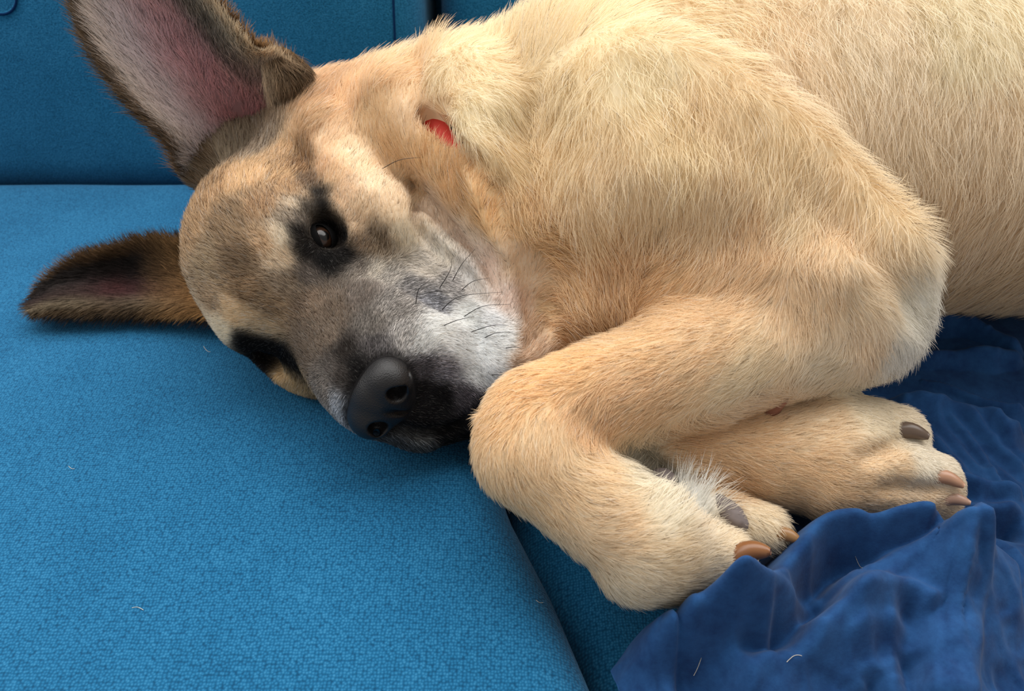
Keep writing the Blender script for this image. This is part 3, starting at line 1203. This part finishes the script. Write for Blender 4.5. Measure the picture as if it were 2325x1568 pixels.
# the cloth gives way under the dog
CP = np.stack([CX, CYY, CZ], -1).reshape(-1, 3)
Z0 = CP[:, 2].copy()
for _ in range(4):
    dd = sdf(CP)
    CP[:, 2] -= np.clip(0.001 - dd, 0, 0.012)
CP[:, 2] = np.maximum(CP[:, 2], Z0 - 0.012)
CZ = np.maximum(CP[:, 2].reshape(CX.shape), -0.030 + 0.028 * (lambda q: q * q * (3 - 2 * q))(np.clip((CYY - 0.28) / 0.14, 0, 1)))
CS = np.stack([CX, CYY, CZ], -1)
v, f, _ = sheet(CS, 0.0012)
cloth = mesh_obj('crumpled_cloth', v, f, M_CLOTH)
tag(cloth, 'crumpled navy blue cotton cloth spread under the dog paws', 'cloth')

# ------------------------------------------------------------------ sofa seams and button
def on_back(px, py, lift=0.0):
    """point on the front of the left back cushion"""
    d = ray(px, py)
    dg = bpy.context.evaluated_depsgraph_get()
    ok, loc, nor, _ = bc1.ray_cast(Vector(CAM) - Vector(bc1.matrix_world.translation), Vector(d).normalized(), depsgraph=dg)
    return (np.array(bc1.matrix_world @ loc), np.array(nor)) if ok else (None, None)


bpy.context.view_layer.update()
pts = []
for y in np.linspace(140, -40, 12):
    p, n = on_back(893 + 0.04 * y, y)
    if p is not None:
        pts.append(p)
if len(pts) > 3:
    v, f = tube(np.array(pts), 0.0011, 6)
    o = mesh_obj('seam', v, f, M_SEAM, bc1)
p, n = on_back(8, 2)
if p is not None:
    p = p + np.array([-0.004, 0, 0.006])
    n = unit(n)
    e1 = unit(np.cross(n, [0, 0, 1.0]))
    e2 = np.cross(n, e1)
    a = np.linspace(0, 2 * math.pi, 49)
    ringp = p + 0.0165 * (np.cos(a)[:, None] * e1 + np.sin(a)[:, None] * e2) + n * 0.0004
    v, f = tube(ringp, 0.0011, 6)
    mesh_obj('button_groove', v, f, M_SEAM, bc1)
    rr = np.linspace(0, 0.0155, 10)
    aa = np.arange(40) * 2 * math.pi / 40
    V = (p[None, None] + rr[:, None, None] * (np.cos(aa)[None, :, None] * e1 + np.sin(aa)[None, :, None] * e2) + (0.004 * np.sqrt(np.clip(1 - (rr / 0.0157) ** 2, 0, 1)))[:, None, None] * n)
    mesh_obj('button', V.reshape(-1, 3), grid_faces(10, 40, wrap_v=True), M_BACK, bc1)

# shed hairs on seat and cloth
M_SHED = plain('pale_hair', (214, 204, 186), 0.6, 0.3)
bpy.context.view_layer.update()
dgr = bpy.context.evaluated_depsgraph_get()
for k, (a_, b_, bow) in enumerate([((462, 786), (478, 799), 4), ((300, 1380), (326, 1385), -4), ((156, 1058), (170, 1064), 3), ((1216, 1362), (1232, 1368), 3),
                                   ((1786, 1502), (1820, 1488), -7), ((1575, 1532), (1592, 1492), 3), ((1942, 1262), (1958, 1290), 5)]):
    pp = []
    for u in np.linspace(0, 1, 9):
        x = a_[0] + (b_[0] - a_[0]) * u
        y = a_[1] + (b_[1] - a_[1]) * u + bow * math.sin(u * math.pi)
        ok, loc, nor, _, _, _ = scene.ray_cast(dgr, Vector(CAM), Vector(ray(x, y)).normalized())
        pp.append(np.array(loc) + np.array(nor) * 0.0003)
    v, f = tube(np.array(pp), 0.00011, 5)
    o = mesh_obj('stray_hair', v, f, M_SHED)
    tag(o, ('pale shed hair on the blue seat close beside the dog cheek', 'longest pale shed hair on the open blue seat', 'tiny pale shed hair on the open blue seat',
            'pale shed hair on the rounded seat edge beside the bent paw', 'bowed pale shed hair in the middle of the navy cloth',
            'nearly straight pale shed hair on the navy cloth near its hem', 'pale shed hair on the navy cloth close to the paw claws')[k],
        'hair', 'shed hairs on the seat' if k < 4 else 'shed hairs on the cloth')

print('parts done', time.time() - T0)

# ------------------------------------------------------------------ coat: markings with some light and shade in their tones, lie and length of the fur
# photo px, py | lie of the hair (right, down) | length mm | colour
G = [
 (450,345,-.8,-.5,9,112,88,60),(420,372,-.8,-.5,8,150,135,110),(408,400,-.6,-.8,8,196,182,156),(520,338,-.3,-1,10,160,140,112),(600,330,0,-1,10,158,136,110),(775,450,.2,-1,5,214,180,138),(728,385,.1,-1,7,200,160,114),(660,430,-.1,-1,8,160,124,82),(812,520,.2,-1,5,190,160,122),(1140,770,.9,.2,5,246,243,237),(1090,760,.9,.1,5,245,242,236),
 (430,400,-.3,-1,9,150,118,80),(480,430,-.4,-1,9,178,140,94),(560,400,-.1,-1,9,188,152,104),(640,400,.1,-1,9,178,142,96),(690,370,.3,-1,9,150,112,70),
 (440,520,-.8,-.6,9,170,135,92),(520,500,-.7,-.7,8,140,112,78),(600,470,-.4,-1,8,165,128,86),(470,600,-1,-.3,8,160,135,100),(550,590,-.9,-.4,8,120,95,66),
 (600,550,-.7,-.7,7,175,140,98),(635,535,-.6,-.8,6,205,186,156),(645,590,-.6,-.6,6,205,180,145),(660,490,-.5,-.9,5,160,140,115),
 (692,470,-.3,-1,4,52,44,36),(715,440,.1,-1,4,22,18,16),(703,408,.1,-1,6,105,80,56),(690,440,-.2,-1,5,170,140,104),(672,465,-.4,-1,5,196,172,140),(680,500,-.5,-1,4,110,96,82),(735,590,.3,.5,4,18,16,15),(700,560,-.3,.3,4,30,26,24),(780,575,.6,.2,4,24,21,20),(735,462,.3,-.8,3,14,12,11),(785,530,.6,.4,3,18,15,14),(762,450,.2,-1,4,190,156,116),(800,500,.2,-1,4,190,158,120),(820,545,.3,-1,4,150,122,92),(680,520,-.6,-.3,4,26,23,21),(745,520,.3,.3,3,12,10,10),
 (650,640,-.8,-.5,6,140,118,92),(700,620,-.3,-.4,5,90,78,68),(560,660,-1,-.3,7,150,118,80),(480,680,-1,-.1,7,165,135,98),(620,695,-.9,-.3,6,150,120,84),
 (540,710,-1,0,7,218,184,134),(505,745,-1,.2,6,225,205,170),(600,735,-.8,-.2,6,190,160,118),(470,740,-1,.2,7,150,122,86),
 (560,780,-.8,.2,3,12,11,11),(615,790,-.5,.2,3,11,10,10),(660,815,.2,.3,3,14,12,12),(530,800,-1,.2,4,40,35,32),(580,820,-.6,.5,4,24,20,18),
 (640,858,-.5,.6,6,196,160,105),(570,845,-.7,.6,6,130,102,70),(700,870,-.4,.6,6,176,145,100),(520,835,-.8,.5,6,150,120,84),
 (690,775,-.6,-.5,5,110,92,74),(700,690,-.7,-.7,5,120,98,76),(760,700,-.5,-.8,5,104,86,68),(740,760,-.6,-.6,4,112,94,76),(785,800,-.5,-.6,4,40,33,28),(772,850,-.5,-.2,4,60,52,46),(808,826,-.4,-.5,3,26,23,22),(850,785,0,-1,3,60,54,52),(755,840,-.5,-.2,4,88,78,70),(735,880,-.5,.3,4,120,108,96),(768,915,-.4,.5,4,150,148,148),
 (810,670,-.1,-1,5,100,87,76),(850,740,.1,-1,4,110,100,90),(880,630,.5,-.7,5,150,140,128),(930,650,.8,-.4,5,112,106,102),(980,690,.9,-.2,5,108,106,108),(900,700,.5,-.6,4,130,121,112),(850,615,.4,-.8,5,172,160,142),(820,610,.3,-.5,5,110,98,86),(960,600,.9,.2,6,196,184,168),(1030,645,.9,.3,6,150,142,135),
 (1000,745,.8,-.3,5,226,222,214),(1060,720,.9,0,5,236,232,224),(1120,720,.9,.3,5,226,223,219),(1050,790,.9,.1,5,243,240,234),(1120,800,.9,.3,5,245,242,236),(960,780,.6,-.5,4,192,188,181),(915,760,.2,-.8,4,152,144,136),(1128,838,.9,.3,5,226,223,219),(1080,850,.8,.4,4,210,206,200),(1010,840,.8,.2,4,130,122,124),(960,830,.6,0,3,70,64,66),(860,790,0,-1,3,90,84,82),
 (1000,900,.8,.4,4,16,14,15),(1060,895,.8,.5,4,76,68,72),(1095,925,.7,.6,4,22,19,21),(960,960,.8,.3,4,16,14,15),(1020,980,.8,.5,6,18,17,18),(900,1000,.5,.8,6,58,58,58),(950,1008,.5,.8,7,66,66,64),(1040,1010,.6,.8,6,14,13,14),(950,890,.7,.1,3,24,21,22),
 (740,320,0.1,-1,8.5,226,192,148),(800,350,0.2,-1,8,232,206,166),(860,420,0.2,-1,7.6,228,202,164),(755,400,0.1,-1,7.6,205,170,125),(820,480,0.1,-1,7.6,196,166,126),(920,530,0,-1,7.6,206,188,158),(1000,580,-0.2,-1,6.5,192,180,162),(1070,632,-0.2,-1,5.5,204,196,186),(860,550,0.1,-1,6,150,126,96),(900,480,0.1,-1,7.6,215,188,150),
 (730,200,.5,-.6,13,190,150,105),(700,270,.5,-.2,11,190,152,106),(800,210,0.2,-1,12,216,176,126),(850,270,0.2,-1,11,224,190,140),(900,340,0.1,-1,10,216,180,128),(760,150,.4,-.9,15,185,145,100),(640,340,.1,-1,9,185,150,105),
 (940,260,0.4,-0.9,12,226,194,150),(980,350,0.3,-0.9,12,206,167,112),(1040,420,0.4,-0.8,12,198,156,100),(1100,480,0.2,-1,11,202,160,102),(930,410,0,-1,8,208,176,132),
 (1000,490,-0.3,-1,7.6,224,198,168),(1060,560,-0.3,-1,6.5,224,198,172),(1110,620,-0.3,-1,6,214,188,166),(1150,690,0,-1,5,208,183,164),(1180,600,-0.1,-1,8,216,187,150),(1200,700,0.2,-1,7.6,208,175,143),(1205,780,0.3,-0.9,7.6,184,149,114),(1180,830,0.8,-0.3,7,175,140,106),
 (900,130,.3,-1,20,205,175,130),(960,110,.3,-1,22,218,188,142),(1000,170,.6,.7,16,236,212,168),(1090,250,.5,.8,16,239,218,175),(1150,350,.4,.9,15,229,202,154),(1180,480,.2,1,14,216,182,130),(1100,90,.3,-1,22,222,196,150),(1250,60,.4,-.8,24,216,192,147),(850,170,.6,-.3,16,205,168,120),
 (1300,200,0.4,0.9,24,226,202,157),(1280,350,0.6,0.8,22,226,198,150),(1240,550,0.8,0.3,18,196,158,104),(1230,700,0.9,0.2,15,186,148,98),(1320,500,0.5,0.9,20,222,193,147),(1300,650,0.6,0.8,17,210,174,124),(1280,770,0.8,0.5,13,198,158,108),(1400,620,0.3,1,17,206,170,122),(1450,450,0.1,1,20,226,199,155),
 (1450,150,0.2,1,25,238,217,174),(1600,100,0.1,1,27,233,208,164),(1650,250,-0.1,1,25,222,195,150),(1550,330,-0.1,1,25,225,200,154),(1750,350,-0.3,1,24,222,196,151),(1800,150,-0.1,1,28,233,207,167),(2000,100,-0.1,1,28,238,216,180),(2200,80,-0.1,1,28,240,221,182),  # mild shade band behind the shoulder kept in the coat tone
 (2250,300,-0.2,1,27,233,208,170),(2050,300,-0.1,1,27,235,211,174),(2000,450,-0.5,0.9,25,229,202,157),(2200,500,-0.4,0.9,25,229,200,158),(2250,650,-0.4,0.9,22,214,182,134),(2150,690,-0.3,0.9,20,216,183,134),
 (1650,450,-0.2,1,18,227,200,157),(1700,520,-0.1,1,15,216,183,137),(1800,480,-0.4,0.9,17,227,202,160),(1900,550,-0.5,0.9,13,221,192,150),(1700,620,-.6,.6,11,215,182,137),(1850,650,.1,.9,11,216,186,144),(2000,650,.6,.6,12,223,198,160),(2060,720,.7,.7,12,242,230,208),(1980,800,.3,.9,11,221,194,157),(2040,800,.4,.9,13,241,230,212),(1900,840,-.6,.6,9,229,208,174),  # paler anchors at the elbow paint its bright light rim
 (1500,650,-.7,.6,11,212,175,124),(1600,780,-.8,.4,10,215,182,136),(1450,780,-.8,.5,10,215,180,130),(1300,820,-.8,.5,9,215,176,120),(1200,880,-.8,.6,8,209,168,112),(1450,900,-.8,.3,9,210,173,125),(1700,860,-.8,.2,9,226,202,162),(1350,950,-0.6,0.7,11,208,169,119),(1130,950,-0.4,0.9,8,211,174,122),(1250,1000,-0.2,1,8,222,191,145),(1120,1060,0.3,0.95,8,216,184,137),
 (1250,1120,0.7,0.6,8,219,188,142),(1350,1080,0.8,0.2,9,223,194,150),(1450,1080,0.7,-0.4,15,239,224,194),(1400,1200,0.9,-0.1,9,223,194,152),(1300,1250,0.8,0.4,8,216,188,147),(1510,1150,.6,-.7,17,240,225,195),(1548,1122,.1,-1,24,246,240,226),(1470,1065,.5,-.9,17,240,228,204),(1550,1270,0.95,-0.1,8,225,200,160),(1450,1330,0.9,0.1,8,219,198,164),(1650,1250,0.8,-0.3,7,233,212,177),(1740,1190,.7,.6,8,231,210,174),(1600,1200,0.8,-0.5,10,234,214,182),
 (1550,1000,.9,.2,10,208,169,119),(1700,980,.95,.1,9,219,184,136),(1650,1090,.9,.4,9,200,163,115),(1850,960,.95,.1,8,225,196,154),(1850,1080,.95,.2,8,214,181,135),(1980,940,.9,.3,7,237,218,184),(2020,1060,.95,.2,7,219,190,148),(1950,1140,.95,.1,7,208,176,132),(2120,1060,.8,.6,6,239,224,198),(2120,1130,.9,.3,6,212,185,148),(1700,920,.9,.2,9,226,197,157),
]
G = np.array(G, float)
gp, gn = hit(G[:, 0], G[:, 1])
far = np.linalg.norm(gp - CAM, axis=1) > 1.0
print('missed anchors', G[far][:, :2].tolist())
gp, gn, G = gp[~far], gn[~far], G[~far]
gdir = G[:, 2:3] * np.array([1.0, 0, 0]) - G[:, 3:4] * UPV
gdir = unit(gdir)
gt = gdir - gn * (gdir * gn).sum(1)[:, None]
gt = gt / np.maximum(np.linalg.norm(gt, axis=1, keepdims=True), 0.3)
gcol = srgb(*G[:, 5:8].T).T
glen = G[:, 4] * 0.001


def shepard(P, vals, power=2.5, eps=0.005):
    out = np.zeros((len(P), vals.shape[1]))
    for i in range(0, len(P), 40000):
        q = P[i:i + 40000]
        d2 = ((q[:, None, :] - gp[None]) ** 2).sum(-1) + eps ** 2
        w = d2 ** (-power)
        out[i:i + 40000] = (w @ vals) / w.sum(1, keepdims=True)
    return out


BN = np.zeros_like(BODY_V)
tri = BODY_V[BODY_F]
fn = np.cross(tri[:, 2] - tri[:, 0], tri[:, 3] - tri[:, 1])
for k in range(4):
    np.add.at(BN, BODY_F[:, k], fn)
BN = unit(BN)
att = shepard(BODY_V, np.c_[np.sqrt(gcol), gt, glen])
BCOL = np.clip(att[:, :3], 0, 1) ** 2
BFLOW = att[:, 3:6]
BLEN = att[:, 6]
FUR_GAIN = 1.35
near_nose = np.clip(1 - sdf(BODY_V, NP) / 0.004, 0, 1)[:, None]
BCOL = BCOL * (1 - near_nose) + srgb(20, 18, 18) * near_nose
lm = BCOL.mean(1, keepdims=True)
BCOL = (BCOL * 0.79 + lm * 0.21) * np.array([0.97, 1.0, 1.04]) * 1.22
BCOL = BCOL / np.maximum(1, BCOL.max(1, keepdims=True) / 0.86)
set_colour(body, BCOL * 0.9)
print('coat', time.time() - T0)


def make_fur(name, P, N, T, Ln, C, parent, lift, clump, radius, npt=5, seed=0):
    """hair curves from root points P, normals N, lie T, length Ln, colour C"""
    g = np.random.default_rng(seed)
    n = len(P)
    T = T - N * (T * N).sum(1)[:, None]
    T = unit(T)
    B = np.cross(N, T)
    f1 = vnoise(P * 70, 41 + seed)
    f2 = vnoise(P * 160, 43 + seed)
    f3 = vnoise(P * 160, 44 + seed)
    yaw = 0.22 * f1 + clump * f2 + g.normal(0, 0.20, n)
    lf = lift * (1 + 0.45 * f3) + g.normal(0, 0.07, n)
    D = T * np.cos(yaw)[:, None] + B * np.sin(yaw)[:, None]
    Ln = Ln * g.uniform(0.45, 1.12, n)
    s = np.linspace(0, 1, npt)
    curl = g.normal(0, 0.10, n)
    pos = np.zeros((n, npt, 3), np.float32)
    for k in range(npt):
        el = lf * (1.7 - 1.1 * s[k])
        d = D * np.cos(el)[:, None] + N * np.sin(el)[:, None] + np.cross(N, D) * (curl * s[k])[:, None]
        if k == 0:
            pos[:, 0] = P
            prev = P
        else:
            prev = prev + unit(d) * (Ln / (npt - 1))[:, None]
            pos[:, k] = prev
    cv = bpy.data.hair_curves.new(name)
    cv.add_curves([npt] * n)
    cv.attributes['position'].data.foreach_set('vector', pos.ravel())
    ra = cv.attributes.get('radius') or cv.attributes.new('radius', 'FLOAT', 'POINT')
    prof = np.array([1.0, 1.0, 0.85, 0.6, 0.12]) if npt == 5 else np.linspace(1, 0.1, npt)
    ra.data.foreach_set('value', (np.broadcast_to(np.asarray(radius), (n,))[:, None] * prof[None]).astype(np.float32).ravel())
    ca = cv.attributes.new('hair_colour', 'FLOAT_COLOR', 'CURVE')
    ca.data.foreach_set('color', np.c_[np.clip(C, 0, 1), np.ones(n)].astype(np.float32).ravel())
    na = cv.attributes.new('root_normal', 'FLOAT_VECTOR', 'CURVE')
    na.data.foreach_set('vector', N.astype(np.float32).ravel())
    cv.materials.append(M_FUR)
    o = bpy.data.objects.new(name, cv)
    col.objects.link(o)
    o.parent = parent
    o.matrix_parent_inverse = parent.matrix_world.inverted()
    o['kind'] = 'stuff'
    return o


M_FUR, nt, b = new_mat('fur')
ca = node(nt, 'ShaderNodeAttribute')
ca.attribute_name = 'hair_colour'
nt.links.new(ca.outputs['Color'], b.inputs['Base Color'])
b.inputs['Roughness'].default_value = 0.5
b.inputs['Specular IOR Level'].default_value = 0.22
na = node(nt, 'ShaderNodeAttribute')
na.attribute_name = 'root_normal'
df = node(nt, 'ShaderNodeBsdfDiffuse')
tl = node(nt, 'ShaderNodeBsdfTranslucent')
for q in (df, tl):
    nt.links.new(ca.outputs['Color'], q.inputs['Color'])
nt.links.new(na.outputs['Vector'], df.inputs['Normal'])
m1 = node(nt, 'ShaderNodeMixShader')
m1.inputs[0].default_value = 0.55
nt.links.new(b.outputs[0], m1.inputs[1])
nt.links.new(df.outputs[0], m1.inputs[2])
m2 = node(nt, 'ShaderNodeMixShader')
m2.inputs[0].default_value = 0.30
nt.links.new(m1.outputs[0], m2.inputs[1])
nt.links.new(tl.outputs[0], m2.inputs[2])
nt.links.new(m2.outputs[0], nt.nodes['Material Output'].inputs['Surface'])


def sample(V, F, dens, g):
    """roots on quads: dens per m2 per face -> face index, bilinear weights"""
    q = V[F]
    area = 0.5 * np.linalg.norm(np.cross(q[:, 2] - q[:, 0], q[:, 3] - q[:, 1]), axis=1)
    cnt = g.poisson(area * dens)
    fi = np.repeat(np.arange(len(F)), cnt)
    u, v = g.random(len(fi)), g.random(len(fi))
    w = np.stack([(1 - u) * (1 - v), u * (1 - v), u * v, (1 - u) * v], 1)
    return fi, w


def mixq(A, F, fi, w):
    q = A[F[fi]]
    return (q * w[..., None]).sum(1) if q.ndim == 3 else (q * w).sum(1)


if FUR:
    g = np.random.default_rng(99)
    fc = BODY_V[BODY_F].mean(1)
    # only where the photo could plausibly see: the lit side, this side of the rump
    fl = np.where(BLEN < 0.0075, BLEN * 0.72, BLEN)[BODY_F].mean(1)
    dens = 2.0 / (fl * 0.00020)
    view = unit(CAM - fc)
    fnn = unit(fn)
    facing = (fnn * view).sum(1)
    dens = np.where(facing < -0.35, dens * 0.15, dens)
    dens = np.where(fc[:, 0] > 0.46, 0, dens)
    dens = np.where(fc[:, 2] < 0.004, dens * 0.2, dens)
    fi, w = sample(BODY_V, BODY_F, dens, g)
    P = mixq(BODY_V, BODY_F, fi, w)
    N = unit(mixq(BN, BODY_F, fi, w))
    T = mixq(BFLOW, BODY_F, fi, w)
    Ln = mixq(BLEN, BODY_F, fi, w)
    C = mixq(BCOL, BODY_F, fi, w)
    keep = np.ones(len(P), bool)
    cp_, _ = hit(*np.array([(930, 420), (936, 455), (943, 495), (972, 535), (1005, 572), (1036, 602), (1068, 632), (1092, 660),
                            (1040, 340), (1080, 390), (1110, 445), (1140, 500), (1162, 550), (1185, 600), (1206, 650), (1228, 700), (1236, 760)]).T)
    cd = np.full(len(P), 1.0)
    for q in cp_:
        cd = np.minimum(cd, np.linalg.norm(P - q, axis=1))
    keep &= g.random(len(P)) < np.clip((cd - 0.001) / 0.003, 0.3, 1)
    Ln = Ln * np.interp(cd, [0, 0.004, 0.012], [0.45, 0.6, 1])
    for c, d, slit, acr in EYES:
        keep &= np.linalg.norm(P - (c + d * 0.011), axis=1) > 0.0054
    keep &= sdf(P, NP) > 0.0006
    hp, _ = hit([978, 996], [268, 286])
    for q in hp:
        keep &= np.linalg.norm(P - q, axis=1) > 0.0065
    P, N, T, Ln, C = P[keep], N[keep], T[keep], Ln[keep], C[keep]
    Ln = np.where(Ln < 0.0075, Ln * 0.72, Ln)
    n = len(P)
    lum = C.mean(1)
    mx, mn = C.max(1), C.min(1)
    grey = np.clip(1 - (mx - mn) / (mx + 1e-6) * 2.2, 0, 1) * (mx > 0.03)
    var = np.exp(g.normal(0, 1, n) * (0.15 + 0.60 * grey * np.clip(1.25 - lum, 0.35, 1))) * (1 + 0.12 * vnoise(P * 150, 61) + 0.10 * vnoise(P * 40, 62))
    C = C * var[:, None]
    dark = g.random(n) < np.where(Ln > 0.012, 0.025, 0.05) * (lum > 0.15) + 0.22 * ((Ln < 0.0125) & (lum > 0.06) & (lum < 0.34) & (mx - mn > 0.35 * mx))
    C[dark] *= np.array([0.22, 0.18, 0.15])
    pale = g.random(n) < 0.08
    C[pale] = C[pale] * 0.5 + 0.5 * np.array([0.85, 0.80, 0.72]) * np.clip(lum[pale] * 2.2, 0.15, 1)[:, None]
    lift = np.interp(Ln, [0.003, 0.006, 0.009, 0.014, 0.022], [0.30, 0.24, 0.22, 0.32, 0.40])
    C = C * FUR_GAIN
    C = C / np.maximum(1, C.max(1, keepdims=True) / 0.93)
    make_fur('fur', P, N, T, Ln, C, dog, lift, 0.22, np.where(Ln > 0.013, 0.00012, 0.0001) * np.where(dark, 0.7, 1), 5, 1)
    print('hairs', n, time.time() - T0)
    # ears
    for k, (S, V, F, Nn, fr, bk, kind) in enumerate(EARS):
        nu, nv, _ = S.shape
        Fq = np.array(grid_faces(nu, nv))
        uu, vv = np.meshgrid(np.linspace(0, 1, nu), np.linspace(0, 1, nv), indexing='ij')
        du = unit(np.gradient(S, axis=0))
        dv = unit(np.gradient(S, axis=1))
        for side in (1, -1):
            Vs = V[:nu * nv] if side > 0 else V[nu * nv:]
            Ns = (Nn * side).reshape(-1, 3)
            if kind == 'pk':
                fan = np.zeros_like(vv) + 0.3
            else:
                fan = (vv - (0.42 if kind == 'up' else 0.5)) * 2.2
            Ts = (du + dv * fan[..., None]).reshape(-1, 3)
            Cs = (fr if side > 0 else bk).reshape(-1, 3)
            bare = np.exp(-((uu - .25) / .25) ** 2 - ((vv - .6) / .17) ** 2) if kind == 'up' else np.exp(-((uu - .3) / .2) ** 2 - ((vv - .6) / .15) ** 2) * .6 if kind == 'lo' else uu * 0
            if side < 0:
                bare = bare * 0
            Ls = (0.016 - 0.005 * uu).reshape(-1) * (1 - 0.5 * bare.reshape(-1))
            if kind == 'lo':
                Ls = Ls * 0.75
            dn = (2.2e6 * (1 - 0.96 * bare)).reshape(-1)
            fi, w = sample(Vs, Fq, dn[Fq].mean(1) if side > 0 else dn[Fq].mean(1) * 0.7, g)
            P = mixq(Vs, Fq, fi, w)
            Ci = mixq(Cs, Fq, fi, w)
            Ci = Ci * np.where(Ci.mean(1) > 0.25, 1.9, 1.35)[:, None] * np.exp(g.normal(0, 0.36, len(fi)))[:, None]
            Ci = Ci / np.maximum(1, Ci.max(1, keepdims=True) / 0.93)
            dk = g.random(len(fi)) < 0.12
            Ci[dk] *= 0.35
            make_fur('ear_fur', P, unit(mixq(Ns, Fq, fi, w)), mixq(Ts, Fq, fi, w), mixq(Ls, Fq, fi, w), Ci, (ear_up, ear_lo, ear_up)[k], 0.22, 0.25, 0.00012, 5, 10 + k)
print('done', time.time() - T0)
